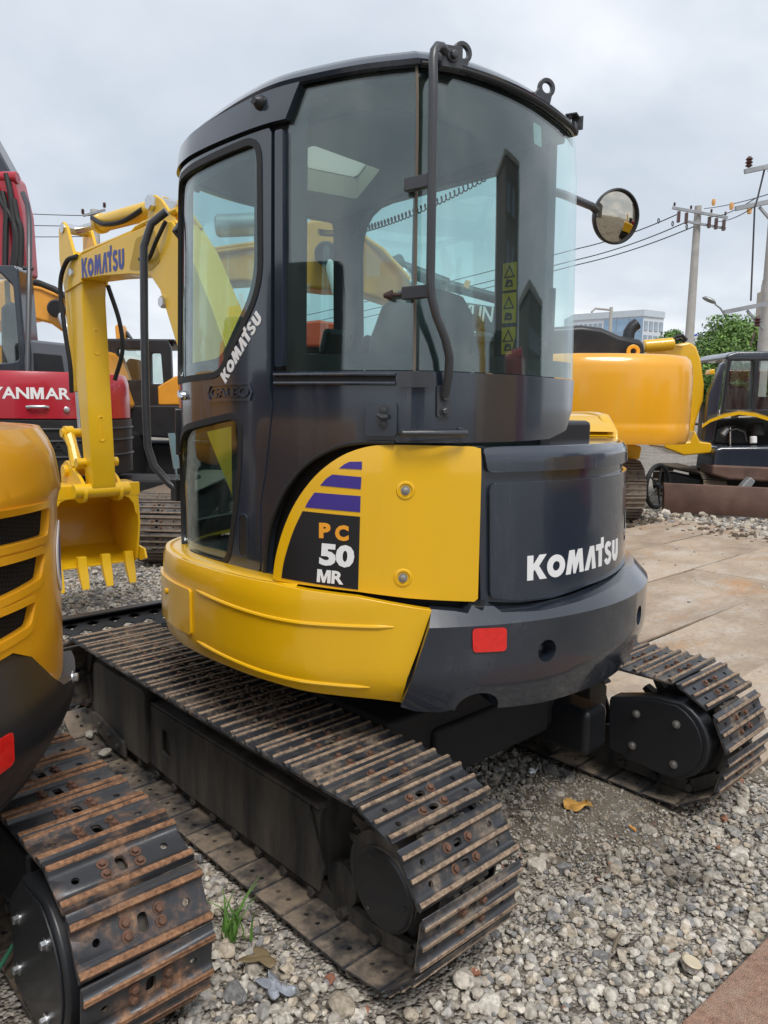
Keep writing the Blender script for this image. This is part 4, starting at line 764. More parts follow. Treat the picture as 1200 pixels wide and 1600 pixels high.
panel('emblem_field', NB, ring_circle((.50, 1.17), .072, 28), [], KBL, nh, th=.002, o=.0035, du=.03)
NC = Wall([[(x+.035, y) for x, y in circ(.905, 10, -150, 14)]], lambda z: -.9*max(0, .80-z)**1.3-.30*max(0, z-.88))
nc = panel('counterweight', NC, [(.35, .845), (.35, .70), (.474, .745), (.66, .700), (.83, .650), (.95, .640), (1.9, .640), (1.9, 1.04), (.95, 1.03), (.905, 1.018), (.835, .985), (.765, .905), (.715, .868), (.60, .845)], [], BLK, NE, th=.12, o=.02, bev=.012, du=.04, dv=.03, seg=3)
panel('reflector', NC, rpoly([(.985, .782), (.985, .862), (1.12, .862), (1.12, .775)], .012, 3), [], REDR, nc, th=.003, o=.024, du=.03)
b = MB(); b.hexbolt(NC.at(.60, .845, .018), NC.nrm(.6), .012, .016); b.build('counterweight_bolt', CHROME, nc)
b = MB(); b.lathe([(.86, .62), (.88, .70), (.88, 1.0)], (0, 0, 0), (0, 0, 1), 48); b.build('revolving_deck', HID, NE)
b = MB(); b.prism(rpoly([(-.92, -.55), (-.05, -.55), (-.05, .75), (-.92, .75)], .12, 4), 1.0, 2.4, lambda p, q, t: (p, q, t)); b.build('cab', BLK, NE, .03)
panel('cab_window', lambda u, v, o: (u, -.552-o, v), rpoly([(-.8, 1.6), (-.15, 1.6), (-.15, 2.3), (-.8, 2.3)], .05), [], GLB, NE, th=.01, o=.008, du=0)
SHN = make_shoe(.33, .135, SHOE_R, double=True)
build_track(NE, .815, -.70, .98, .262, .33, .135, SHN, phase=.2)
b = MB(); b.box((.78, .20, .27), (.16, 1.3, .24)); b.build('track_frame', BLK, NE, .02)
tdn = [(-.53, .09), (-.53, .345), (-.62, .440)]+[(-.70+.195*math.cos(R(a)), .268+.195*math.sin(R(a))) for a in range(110, 276, 11)]
b = MB(); b.prism(tdn, .76, .635, yz); b.build('motor_housing', BLK, NE, .012, seg=3)
b = MB(); b.prism([(-.68+(y+.68)*.93, .27+(z-.27)*.92) for y, z in tdn], .635, .629, yz); mc = b.build('motor_cover', BLK, NE, .002)
for yy, zz_ in ((-.606, .32), (-.585, .17), (-.775, .15), (-.80, .36)): b = MB(); b.hexbolt((.629, yy, zz_), (-1, 0, 0), .011, .016); b.build('cover_bolt', CHROME, mc)
b = MB(); b.lathe([(.17, -.09), (.21, -.02), (.21, .02), (.17, .09)], (.815, -.70, .262), (1, 0, 0), 30); b.build('sprocket', FRM, NE)
b = MB(); b.box((0, .2, .45), (1.3, 1.0, .3)); b.build('car_body', HID, NE, .03)
# ---- helper for machines further off: local x across the view, y away
class Far:
    def __init__(s, name, label, px, d, cat='excavator', group=None):
        p = PX(px, 800, d); s.o = Vector((p.x, p.y, 0)); s.d = d
        s.root = empty(name, s.o, -YAW, label, cat, group)
        s.Ri = Matrix.Rotation(YAW, 3, 'Z')
    def L(s, px, py, d=None): return s.Ri @ (PX(px, py, d or s.d)-s.o)
    def slab(s, name, pts, d, th, m, parent=None, bev=.02, holes=None, o=0.0):
        P = [s.L(x, y, d) for x, y in pts]; yc = P[0].y
        if holes:
            H = [[(s.L(x, y, d).x, s.L(x, y, d).z) for x, y in h] for h in holes]
            return panel(name, lambda u, v, o_: (u, yc-o_, v), [(p.x, p.z) for p in P], H, m, parent or s.root, th=th, o=o, bev=bev, du=0)
        b = MB(); b.prism([(p.x, p.z) for p in P], yc-o, yc-o+th, lambda p, q, t: (p, t, q)); return b.build(name, m, parent or s.root, bev)
    def tube(s, name, pts, r, m, parent=None, n=10):
        b = MB(); b.tube([s.L(*p) for p in pts], r, n); return b.build(name, m, parent or s.root)
    def cyl(s, name, a, c, r, m, parent=None, n=20):
        a, c = s.L(*a), s.L(*c); b = MB(); b.lathe([(r*.85, 0), (r, r*.2), (r, (c-a).length-r*.2), (r*.85, (c-a).length)], a, c-a, n); return b.build(name, m, parent or s.root)
    def track(s, px, d, length, ro, width, pitch, me, ground=0):
        x = s.L(px, 800, d).x; y0 = d-s.d+ro
        return build_track(s.root, x, y0, y0+length, ro, width, pitch, me)
def rrect(w, d, r, n=5): return rpoly([(-w/2, -d/2), (w/2, -d/2), (w/2, d/2), (-w/2, d/2)], r, n)
SHM = make_shoe(.45, .16, SHOE_M, True)
SHP = make_shoe(.45, .16, SHOE_M, True)
# ---- red excavator
F_ = Far('excavator', 'red excavator seen from the rear with white YANMAR lettering, left of the bucket', 64, 8.6)
_q = lambda P: [(x*math.cos(R(20))-y*math.sin(R(20)), x*math.sin(R(20))+y*math.cos(R(20))) for x, y in P]
RW = Wall([_q([(.55, .55), (.93, .30), (.985, -.05), (.93, -.40), (.75, -.72), (.45, -.93), (0, -1.01), (-.45, -.93), (-.75, -.72), (-.95, -.35), (-.98, 0)])], lambda z: -.06*max(0, z-1.65)-1.5*max(0, z-1.75)**2)
u0 = float(np.interp(.75, [0, 1], [0, 1]))
hd2 = panel('rear_hood', RW, [(.78, 1.42), (3.4, 1.42), (3.4, 1.885), (.78, 1.885)], [], RED, F_.root, th=.05, bev=.02, du=.06, dv=.05, seg=3)
sl_ = [rpoly([(.42, z), (.70, z-.03), (.70, z+.015), (.42, z+.05)], .012, 2) for z in (1.70, 1.60, 1.50, 1.40, 1.30, 1.20)]
sl_ = [rpoly([(.30, z), (.66, z-.02), (.66, z+.025), (.30, z+.05)], .012, 2) for z in (1.68, 1.57, 1.46, 1.35, 1.24, 1.13)]
panel('louvred_cover', RW, [(.10, 1.0), (.10, 1.75), (.30, 1.86), (.765, 1.875), (.765, 1.42), (.72, 1.08), (.62, 1.0)], sl_, RED, F_.root, th=.03, bev=.010, du=.05, dv=.06)
cw2 = panel('counterweight', RW, [(.45, .84), (.66, 1.12), (.77, 1.41), (3.4, 1.41), (3.4, .84)], [], BLK, F_.root, th=.10, o=.01, bev=.02, du=.06, dv=.1)
for z in (1.32, 1.20, 1.04): b = MB(); b.tube([RW.at(u, z, .012) for u in np.linspace(.90, 3.3, 40)], .016, 8); b.build('cast_rib', BLK, cw2)
bm, tw = word_bm(['YAN', 'M', 'AR'], .112, .025, .08); lettering(place2d(bm, 2.70, 1.615, 0, -1, .72/tw), RW, hd2, WHT, du=.05, o=.004)
bm, tw = text_bm('YANMAR', .10, .0); lettering(place2d(bm, 2.76, 1.09, 0, -1, .84/tw), RW, cw2, BLK, 'cast_lettering', du=.05, o=.026, th=.02)
b = MB(); b.tube([RW.at(2.38, 1.535, .01), RW.at(2.34, 1.54, .035), RW.at(2.22, 1.54, .035), RW.at(2.19, 1.535, .01)], .016, 10); b.build('hood_handle', CHROME, hd2)
b = MB(); b.lathe([(.028, 0), (.028, .015), (.02, .02)], RW.at(2.02, 1.515, .003), RW.nrm(2.02), 18); b.build('hood_lock', CHROME, hd2)
b = MB(); b.lathe([(.90, .80), (.93, .90), (.93, 1.80), (.85, 1.88)], (0, 0, 0), (0, 0, 1), 40); b.build('engine_bay', HID, F_.root)
F_.slab('cab', [(-90, 590), (-90, 418), (34, 418), (39, 424), (43, 590)], 8.2, .35, NAVY, holes=[rpoly([(-80, 575), (-80, 428), (8, 428), (29, 450), (32, 562), (20, 566)], 4, 2)], bev=.02)
F_.slab('cab_window', [(-82, 577), (-82, 426), (32, 430), (34, 568)], 8.25, .02, GLB, bev=0)
F_.slab('cab_seat', [(0, 575), (5, 480), (22, 470), (30, 500), (30, 575)], 8.9, .3, SEAT, bev=.05)
F_.slab('cab_far_post', [(12, 570), (14, 440), (20, 440), (19, 570)], 9.3, .08, mat('tan_post', (.25, .18, .08), .6))
gp = F_.slab('top_cover', [(46, 590), (48, 531), (106, 537), (114, 560), (116, 590)], 8.0, .25, GREYP, bev=.03)
F_.slab('cover_recess', [(52, 545), (53, 535), (97, 540), (98, 548)], 8.0, .02, BLK, gp, .005, o=.012); F_.slab('cover_recess', [(53, 582), (54, 551), (99, 555), (102, 583)], 8.0, .02, BLK, gp, .01, o=.012)
bo2 = F_.slab('boom', [(-60, 430), (-60, 268), (22, 274), (30, 280), (40, 335), (41, 430)], 9.0, .35, RED, bev=.04)
F_.slab('boom_tip', [(-40, 272), (-40, 160), (-3, 230), (18, 272)], 9.2, .3, NAVY, bev=.03)
F_.cyl('boom_pin', (-10, 278, 8.9), (28, 278, 8.9), .07, RED, bo2)
for pts in ([(10, 272), (16, 300), (21, 340), (24, 370), (22, 400), (19, 420)], [(-8, 290), (5, 320), (18, 340), (26, 365), (26, 400), (24, 415)], [(4, 300), (10, 330), (9, 360), (8, 420)], [(22, 312), (27, 340), (33, 362), (32, 420)]):
    Q = [F_.L(x, y, 8.85) for x, y in pts]; hose([tuple(q) for q in Q], .035, RUB, F_.root)
F_.tube('guard_pipe', [(36, 302, 8.5), (43, 320, 8.4), (46, 345, 8.3), (46, 420, 8.1), (43, 592, 7.9)], .028, PIPE)
F_.tube('pipe_stay', [(36, 419, 8.1), (52, 420, 8.1)], .02, PIPE)
F_.track(243, 7.35, 2.6, .36, .48, .16, make_shoe(.48, .16, SHOE_M, True))
b = MB(); x_ = F_.L(243, 800, 7.4).x; b.box((x_, .3, .36), (.25, 2.6, .4)); b.box((x_/2, .3, .55), (x_, .8, .4)); b.build('track_frame', HID, F_.root, .03)
b = MB(); b.lathe([(.5, .70), (.5, .85)], (0, 0, 0), (0, 0, 1), 32); b.build('swing_bearing', HID, F_.root)
# ---- orange excavator with black cab, behind the arm
F_ = Far('excavator', 'orange excavator with a boxy black cab, between the golden arm and the main cab', 235, 15)
F_.slab('cab', [(163, 680), (163, 535), (166, 532), (267, 533), (272, 545), (272, 680)], 14.6, .12, BLK, holes=[rpoly([(189, 594), (190, 546), (230, 547), (231, 594)], 2, 2), rpoly([(240, 600), (241, 553), (256, 553), (258, 600)], 2, 2), rpoly([(168, 590), (170, 545), (182, 545), (181, 590)], 2, 2)], bev=.03)
F_.slab('cab_window', [(189, 594), (190, 546), (256, 547), (258, 600)], 14.65, .02, GLB, bev=0)
F_.slab('door_pane', [(199, 624), (200, 603), (230, 604), (228, 616), (222, 624)], 14.6, .03, GLB, bev=0, o=.02)
F_.slab('far_frame', [(175, 680), (175, 535), (262, 535), (266, 680)], 16.0, .1, BLK, holes=[rpoly([(190, 610), (191, 545), (225, 545), (225, 610)], 2, 2), rpoly([(232, 610), (233, 545), (258, 545), (258, 610)], 2, 2)], bev=.02)
F_.slab('cab_roof', [(163, 541), (163, 533), (270, 533), (272, 541)], 14.72, 1.3, BLK, bev=.03)
F_.slab('cab_seat', [(196, 600), (197, 566), (203, 560), (216, 562), (218, 600)], 15.2, .3, SEAT, bev=.04)
F_.slab('roof_rail', [(165, 531), (165, 529), (272, 530), (272, 533)], 14.5, 1.6, BLK, bev=.01)
F_.slab('side_cover', [(247, 633), (247, 604), (275, 588), (330, 590), (330, 633)], 14.5, 1.6, ORG, bev=.03)
for i in range(6): F_.slab('vent_slat', [(257, 605+i*2.6), (268, 604.6+i*2.6), (268, 605.8+i*2.6), (257, 606.2+i*2.6)], 14.5, .02, ORV, bev=0, o=.012)
F_.slab('lower_body', [(190, 680), (190, 633), (340, 633), (340, 690)], 14.55, 1.7, BLK, bev=.04)
F_.track(300, 15.2, 2.6, .40, .5, .17, make_shoe(.5, .17, SHOE_M, True)); b = MB(); b.box((.2, .9, .5), (1.9, 1.6, .6)); b.build('car_body', HID, F_.root, .05)
F_.slab('arm_tip', [(181, 530), (180, 510), (184, 507), (189, 507), (192, 515), (192, 530)], 17, .35, ORG); F_.slab('arm_link', [(192, 525), (196, 516), (205, 530)], 17.2, .2, BLK)
# ---- orange boom behind the red machine
F_ = Far('excavator', 'orange excavator hidden behind the red machine, only its curved boom showing', 70, 13)
bq = F_.slab('boom', [(-40, 520), (-40, 450), (20, 436), (45, 441), (60, 447), (100, 463), (118, 472), (124, 520), (112, 530), (80, 506), (45, 497), (0, 505)], 12.4, .6, ORG, bev=.05)
F_.cyl('pin_boss', (88, 482, 12.35), (88, 482, 12.1), .14, BLK, bq); F_.cyl('piston_rod', (92, 487, 12.2), (112, 527, 12.2), .07, CHROME, bq)
F_.tube('hydraulic_hose', [(40, 438, 12.3), (60, 442, 12.3), (85, 452, 12.3), (105, 465, 12.3)], .05, RUB, bq); F_.tube('boom_pipe', [(40, 447, 12.3), (64, 451, 12.3), (110, 470, 12.3)], .03, ORG, bq)
F_.slab('body', [(-40, 640), (-40, 540), (130, 540), (160, 640)], 12.8, 2.2, ORG, bev=.1); b = MB(); b.box((0, 1, .6), (2.2, 2.5, .9)); b.build('undercarriage', HID, F_.root, .1)
# ---- big machine at the right: broad warm yellow counterweight
F_ = Far('excavator', 'large excavator with broad warm yellow counterweight and black engine hood, right of the cab', 916, 11.9)
prof = [(.955, -.02, 1.13), (.985, 0, 1.17), (1.0, 0, 1.28), (1.0, 0, 1.38), (.995, 0, 1.40), (1.0, 0, 1.43), (1.0, 0, 2.02), (.99, 0, 2.16), (.965, 0, 2.26), (.92, 0, 2.315), (.85, 0, 2.33)]
plan = rpoly([(-1.17, .1), (-1.12, -1.15), (-.75, -1.50), (0, -1.62), (.75, -1.50), (1.12, -1.15), (1.0, .1)], [.0, .35, .5, .8, .5, .35, 0], 8)
b = MB(); b.loft([[(x*k, (y+.4)*k-.4+dy, z) for x, y in plan] for k, dy, z in prof]); cwb_ = b.build('counterweight', CWY, F_.root, 0, 60)
F_.slab('engine_hood', [(850, 562), (850, 512), (908, 508), (940, 512), (968, 524), (1000, 530), (1008, 537), (1010, 562)], 10.9, 1.6, BLK, bev=.08)
F_.tube('exhaust_pipe', [(981, 532, 11.2), (983, 519, 11.2), (988, 511, 11.2), (995, 506, 11.2)], .085, BLK, n=16)
b = MB(); c_ = F_.L(990, 549, 10.75); panel('lifting_eye', lambda u, v, o: (c_.x+u, c_.y-o, c_.z+v), ring_circle((0, 0), .095, 24), [ring_circle((0, .0), .042, 18)], CWY, F_.root, th=.05, bev=.01, du=0)
F_.slab('boom', [(1008, 560), (1012, 540), (1040, 541), (1077, 534), (1088, 541), (1096, 560), (1104, 600), (1104, 625), (1094, 660), (1089, 705), (1075, 705), (1070, 600), (1050, 570)], 12.6, .45, YEL, bev=.05)
F_.cyl('boom_cylinder', (1005, 541, 12.4), (1052, 537, 12.4), .10, YEL); F_.tube('hydraulic_hose', [(1048, 533, 12.4), (1056, 526, 12.4), (1066, 524, 12.4), (1073, 532, 12.4)], .03, RUB); F_.tube('hydraulic_hose', [(1052, 534, 12.5), (1062, 529, 12.5), (1070, 534, 12.5)], .025, RUB)
F_.slab('lower_frame', [(1038, 700), (1040, 692), (1078, 690), (1085, 672), (1094, 690), (1112, 692), (1114, 708), (1070, 712)], 12.4, .8, YEL, bev=.03)
F_.slab('deck_side', [(975, 718), (975, 690), (1003, 698), (1000, 718)], 11.2, 1.0, YEL, bev=.03)
F_.track(975, 10.7, 3.2, .44, .60, .19, make_shoe(.60, .19, SHOE_M, True)); x_ = F_.L(975, 800, 10.7).x; b = MB(); b.box((x_, 1.2, .45), (.3, 3.2, .5)); b.box((x_-1.2, 1.2, .7), (2.4, 1.4, .5)); b.build('track_frame', HID, F_.root, .05)
b = MB(); b.lathe([(.30, -.34), (.36, -.31), (.36, .31), (.30, .34)], (x_, 10.7-11.9+.44, .44), (1, 0, 0), 28); b.build('idler', HID, F_.root)
# ---- small dark excavator with its engine cover propped open, at the right edge
F_ = Far('excavator', 'small black excavator at the right edge with its yellow engine cover propped open', 1190, 13.2)
RUST = mat('rusty_blade_steel', (.115, .062, .045), .62, var=.35, scale=3, dust=.45, dustcol=(.20, .13, .10), dscale=2.5, bump=.15, bscale=30)
F_.slab('roof', [(1133, 561), (1136, 554), (1150, 549), (1290, 548), (1300, 561)], 12.7, 1.3, NAVY, bev=.05)
F_.slab('cab', [(1128, 645), (1133, 559), (1300, 559), (1300, 650), (1128, 650)], 12.8, .1, BLK, holes=[rpoly([(1133, 640), (1138, 564), (1174, 564), (1173, 640)], 2, 2), rpoly([(1181, 640), (1182, 564), (1290, 564), (1290, 640)], 2, 2)], bev=.02)
F_.slab('cab_window', [(1130, 642), (1135, 562), (1295, 562), (1295, 642)], 12.86, .02, GLB, bev=0)
F_.slab('front_frame', [(1128, 645), (1133, 559), (1300, 559), (1300, 650), (1128, 650)], 14.0, .08, BLK, holes=[rpoly([(1138, 600), (1140, 566), (1170, 566), (1170, 615)], 2, 2), rpoly([(1183, 620), (1184, 566), (1290, 566), (1290, 620)], 2, 2)], bev=.01)
F_.slab('seat', [(1134, 645), (1134, 610), (1140, 603), (1164, 603), (1171, 612), (1171, 645)], 13.3, .25, SEAT, bev=.06)
F_.slab('side_door', [(1099, 690), (1104, 615), (1120, 570), (1126, 566), (1124, 600), (1115, 690)], 12.6, .12, NAVY, bev=.02); F_.slab('door_window', [(1108, 640), (1116, 600), (1122, 580), (1120, 620), (1114, 650)], 12.57, .02, GLB, bev=0)
F_.slab('lamp_cover', [(1108, 585), (1110, 578), (1117, 576), (1118, 585)], 12.7, .2, YEL, bev=.02)
hood = [(1097, 664), (1110, 655), (1130, 648), (1155, 643), (1180, 646), (1215, 657), (1240, 668)]
b = MB(); top = [F_.L(x, y, 12.35) for x, y in hood]; bot = [F_.L(x, y, 13.0) for x, y in hood]
b.loft([[tuple(p) for p in top], [tuple(p+Vector((0, 0, .03))) for p in bot], [tuple(p+Vector((0, 0, -.02))) for p in bot], [tuple(p+Vector((0, 0, -.05))) for p in top]], cap=False, closed=False); b.add([tuple(p) for p in top]+[tuple(p+Vector((0, 0, -.05))) for p in top], [(i, i+1, i+8, i+7) for i in range(6)]); b.build('engine_cover', YEL, F_.root, 0)
F_.slab('engine', [(1135, 695), (1138, 672), (1150, 665), (1168, 668), (1170, 695)], 12.7, .5, HID, bev=.04); F_.cyl('air_cleaner', (1183, 682, 12.6), (1183, 662, 12.6), .11, HID); F_.cyl('oil_filter', (1177, 693, 12.5), (1177, 682, 12.5), .055, WHT); F_.tube('prop_rod', [(1141, 695, 12.5), (1141, 668, 12.5)], .012, CHROME); F_.cyl('starter', (1128, 680, 12.6), (1137, 670, 12.6), .05, GALV)
F_.slab('engine_bay', [(1115, 700), (1118, 655), (1230, 650), (1230, 700)], 13.2, .3, HID)
F_.tube('fuel_hose', [(1140, 673, 12.5), (1150, 671, 12.5), (1163, 676, 12.5), (1166, 690, 12.5)], .02, RUB)
F_.slab('counterweight', [(1112, 738), (1115, 701), (1125, 697), (1300, 696), (1300, 752), (1130, 746)], 12.3, .7, NAVY, bev=.06)
F_.slab('rusty_skirt', [(1112, 742), (1113, 726), (1300, 734), (1300, 758), (1140, 750)], 12.27, .5, RUST, bev=.04)
bl = [(0, .0), (-.03, .10), (-.02, .30), (.03, .44), (.06, .46), (.06, .02)]
p0, p1 = F_.L(1035, 803, 11.9), F_.L(1330, 822, 11.0)
b = MB(); dxy = Vector((p1.x-p0.x, p1.y-p0.y, 0)); b.loft([[(p.x, p.y+q, .02+w) for q, w in bl] for p in (p0, p0+dxy*.5, p0+dxy)]); b.build('dozer_blade', RUST, F_.root, .01)
F_.slab('blade_arm', [(1150, 770), (1165, 752), (1172, 745), (1180, 752), (1165, 775)], 12.1, .15, GALV, bev=.02)
x_ = F_.L(1110, 800, 12.6).x
build_track(F_.root, x_, -.45, 1.4, .30, .38, .14, make_shoe(.38, .14, SHOE_M, False, bolts=False)); b = MB(); b.box((x_, .5, .3), (.2, 1.7, .3)); b.box((x_+1, .4, .42), (1.6, 1.1, .35)); b.build('track_frame', HID, F_.root, .04)
# ---- big arched orange boom, red-bodied machine and dark boom seen through the cab glass
F_ = Far('excavator', 'orange excavator behind the cab, its arched boom and pipes showing through the cab glass', 420, 11.5)
bq = F_.slab('boom', [(250, 448), (250, 405), (330, 398), (400, 388), (450, 362), (490, 346), (520, 345), (560, 362), (610, 405), (660, 448), (690, 470), (680, 500), (600, 470), (545, 452), (500, 452), (440, 445), (380, 440)], 10.6, .6, ORG, bev=.05)
F_.cyl('pin_boss', (510, 396, 10.55), (510, 396, 10.2), .16, BLK, bq); F_.cyl('piston_rod', (514, 402, 10.3), (528, 460, 10.3), .075, WHT, bq)
for i in range(4):
    F_.tube('boom_pipe', [(540+i*4, 350+i*3, 10.5-.1*i), (580+i*6, 378+i*4, 10.5-.1*i), (640+i*4, 432+i*6, 10.5-.1*i)], .03, ORG, bq); F_.cyl('pipe_fitting', (628+i*4, 421+i*6, 10.45-.1*i), (640+i*4, 432+i*6, 10.45-.1*i), .045, CHROME, bq)
F_.tube('guard_rail', [(486, 346, 10.6), (500, 338, 10.6), (525, 340, 10.6), (535, 352, 10.6)], .025, ORG, bq); F_.tube('boom_pipe', [(300, 396, 10.5), (345, 388, 10.5), (400, 380, 10.5)], .03, ORG, bq); F_.tube('boom_pipe', [(300, 399, 10.5), (345, 393, 10.5), (400, 385, 10.5)], .03, ORG, bq)
F_.cyl('arm_cylinder', (338, 353, 11), (420, 350, 11), .16, GALV, bq)
F_.slab('cylinder_stay', [(405, 352), (395, 372), (405, 395), (420, 395), (416, 352)], 11.1, .2, GALV, bq)
b = MB(); b.box((2.2, 1.6, 1.5), (2.4, 2.6, 1.2)); b.build('body', ORG, F_.root, .08); b = MB(); b.box((2.2, 1.6, .5), (2.6, 3.2, .8)); b.build('undercarriage', HID, F_.root, .1)
F_ = Far('excavator', 'vermilion bodied machine low behind the cab, part of its white lettering visible through glass', 500, 13)
hb = F_.slab('counterweight', [(440, 542), (440, 506), (500, 500), (545, 508), (548, 542)], 12.4, 1.2, HRED, bev=.05); F_.slab('body', [(440, 600), (440, 540), (560, 540), (560, 610)], 12.6, 2.0, HID, bev=.05)
bm, tw = text_bm('HITACHI', .12, .02); q = F_.L(487, 520, 12.4); lettering(place2d(bm, q.x, q.z, 0, 1, .6/tw), lambda u, v, o: (u, q.y-o, v), hb, WHT, du=0, o=.006)
b = MB(); b.box((0, 1, .6), (2.2, 2.5, 1.1)); b.build('undercarriage', HID, F_.root, .1)
CHAR = mat('charcoal_paint', (.045, .052, .056), .45, var=.15)
F_ = Far('excavator', 'charcoal excavator behind the cab with white HYUNDAI lettering on its boom', 730, 15)
bq = F_.slab('boom', [(650, 500), (655, 470), (700, 468), (800, 484), (850, 505), (850, 545), (800, 530), (740, 512)], 14, .5, CHAR, bev=.04)
bm, tw = text_bm('HYUNDAI', .27, .02); q = F_.L(703, 497, 14); lettering(place2d(bm, q.x, q.z, R(-5), 1, 1.25/tw), lambda u, v, o: (u, q.y-o, v), bq, WHT, du=0, o=.008)
F_.cyl('arm_cylinder', (622, 416, 14.2), (700, 446, 14.2), .13, CHAR, bq); F_.cyl('arm_cylinder', (700, 446, 14.2), (790, 470, 14.2), .10, CHAR, bq); F_.cyl('cylinder_head', (612, 420, 14.2), (632, 412, 14.2), .2, CHAR, bq)
F_.slab('cylinder_clamp', [(724, 448), (728, 437), (736, 440), (732, 452)], 14.0, .2, AMB, bq, bev=.01)
F_.slab('body', [(740, 640), (740, 560), (900, 556), (900, 640)], 14.6, 2.2, CHAR, bev=.08); b = MB(); b.box((.8, 1, .5), (2.6, 3, .9)); b.build('undercarriage', HID, F_.root, .1)
# ---- pre-cleaner on the far deck of the main machine
p = PX(752, 545, 3.7); b = MB(); b.lathe([(.075, -.10), (.075, .02), (.088, .03), (.088, .05), (.045, .075), (.01, .08)], p, (0, 0, 1), 24); b.lathe([(.03, -.35), (.03, -.10)], p, (0, 0, 1), 12); b.build('air_pre_cleaner', PLAST, EX)
# ---- black spoked wheel leaning by the far track
F_ = Far('wheel', 'black spoked wheel standing between the muddy track and the rusty blade', 1030, 12.4, 'wheel'); c_ = F_.L(1027, 768, 12.4)
b = MB(); N_ = 32; b.tube([(c_.x+.34*math.cos(2*math.pi*i/N_)*.75, c_.y+.34*math.cos(2*math.pi*i/N_)*.6, .37+.34*math.sin(2*math.pi*i/N_)) for i in range(N_+1)], .035, 10, cap=False); b.build('tyre', RUB, F_.root)
for k in range(5): a = k*2*math.pi/5; b = MB(); b.tube([(c_.x, c_.y, .37), (c_.x+.33*math.cos(a)*.75, c_.y+.33*math.cos(a)*.6, .37+.33*math.sin(a))], .014, 6); b.build('spoke', BLK, F_.root)
b = MB(); b.lathe([(.05, -.05), (.05, .05)], (c_.x, c_.y, .37), (.6, -.75, 0), 14); b.build('wheel_hub', BLK, F_.root)
# ================================================================== the yard
GR = bpy.data.materials.new('gravel_ground'); GR.use_nodes = True
def gravel_nodes():
    t = GR.node_tree; b = t.nodes['Principled BSDF']; L = t.links.new; nd = t.nodes.new; c = nd('ShaderNodeTexCoord')
    def vor(s):
        v = nd('ShaderNodeTexVoronoi'); v.inputs['Scale'].default_value = s; L(c.outputs['Object'], v.inputs['Vector']); return v
    v1, v2 = vor(34), vor(75)
    sp = nd('ShaderNodeSeparateColor'); L(v1.outputs['Color'], sp.inputs[0]); s2 = nd('ShaderNodeSeparateColor'); L(v2.outputs['Color'], s2.inputs[0])
    mn = nd('ShaderNodeMath'); mn.operation = 'MULTIPLY_ADD'; L(sp.outputs[0], mn.inputs[0]); mn.inputs[1].default_value = .6; h = nd('ShaderNodeMath'); h.operation = 'MULTIPLY'; L(s2.outputs[1], h.inputs[0]); h.inputs[1].default_value = .4; L(h.outputs[0], mn.inputs[2])
    r = nd('ShaderNodeValToRGB'); e_ = r.color_ramp.elements; e_[0].position = .1; e_[0].color = (.13, .112, .09, 1); e_[1].position = .9; e_[1].color = (.58, .54, .475, 1); k = e_.new(.5); k.color = (.34, .305, .26, 1); L(mn.outputs[0], r.inputs[0])
    n = nd('ShaderNodeTexNoise'); n.inputs['Scale'].default_value = .7; n.inputs['Detail'].default_value = 8; L(c.outputs['Object'], n.inputs['Vector'])
    q = nd('ShaderNodeMapRange'); q.inputs['From Min'].default_value = .48; q.inputs['From Max'].default_value = .68; q.inputs['To Max'].default_value = .75; L(n.outputs['Fac'], q.inputs['Value'])
    x = nd('ShaderNodeMixRGB'); L(q.outputs[0], x.inputs[0]); L(r.outputs[0], x.inputs[1]); x.inputs[2].default_value = (.17, .145, .115, 1)
    L(x.outputs[0], b.inputs['Base Color']); b.inputs['Roughness'].default_value = .95; b.inputs['Specular IOR Level'].default_value = .2
    ad = nd('ShaderNodeMath'); ad.operation = 'ADD'; L(v1.outputs['Distance'], ad.inputs[0]); L(v2.outputs['Distance'], ad.inputs[1])
    bp = nd('ShaderNodeBump'); bp.invert = True; bp.inputs['Strength'].default_value = 1; bp.inputs['Distance'].default_value = .02; L(ad.outputs[0], bp.inputs['Height']); L(bp.outputs[0], b.inputs['Normal'])
gravel_nodes()
b = MB(); b.add([(-600, -600, -.012), (600, -600, -.012), (600, 600, -.012), (-600, 600, -.012)], [(0, 1, 2, 3)]); tag(b.build('ground', GR, None, recalc=False), kind='structure')
DIRT = mat('packed_dirt', (.135, .112, .085), .95, var=.35, scale=9, dust=.4, dustcol=(.22, .19, .15), dscale=7, bump=.7, bscale=45)
b = MB(); N_ = 40; ring_ = [(.42+(.62+.08*math.sin(3*a)+.05*math.sin(7*a+1))*math.cos(a), -.86+(.30+.05*math.sin(4*a+2))*math.sin(a)) for a in [2*math.pi*i/N_ for i in range(N_)]]
b.loft([[(x, y, -.011) for x, y in ring_], [(.42+(x-.42)*.6, -.86+(y+.86)*.6, .002) for x, y in ring_], [(.42+(x-.42)*.1, -.86+(y+.86)*.1, .005) for x, y in ring_]]); tag(b.build('dirt_patch', DIRT, None, 0, 60), kind='structure')
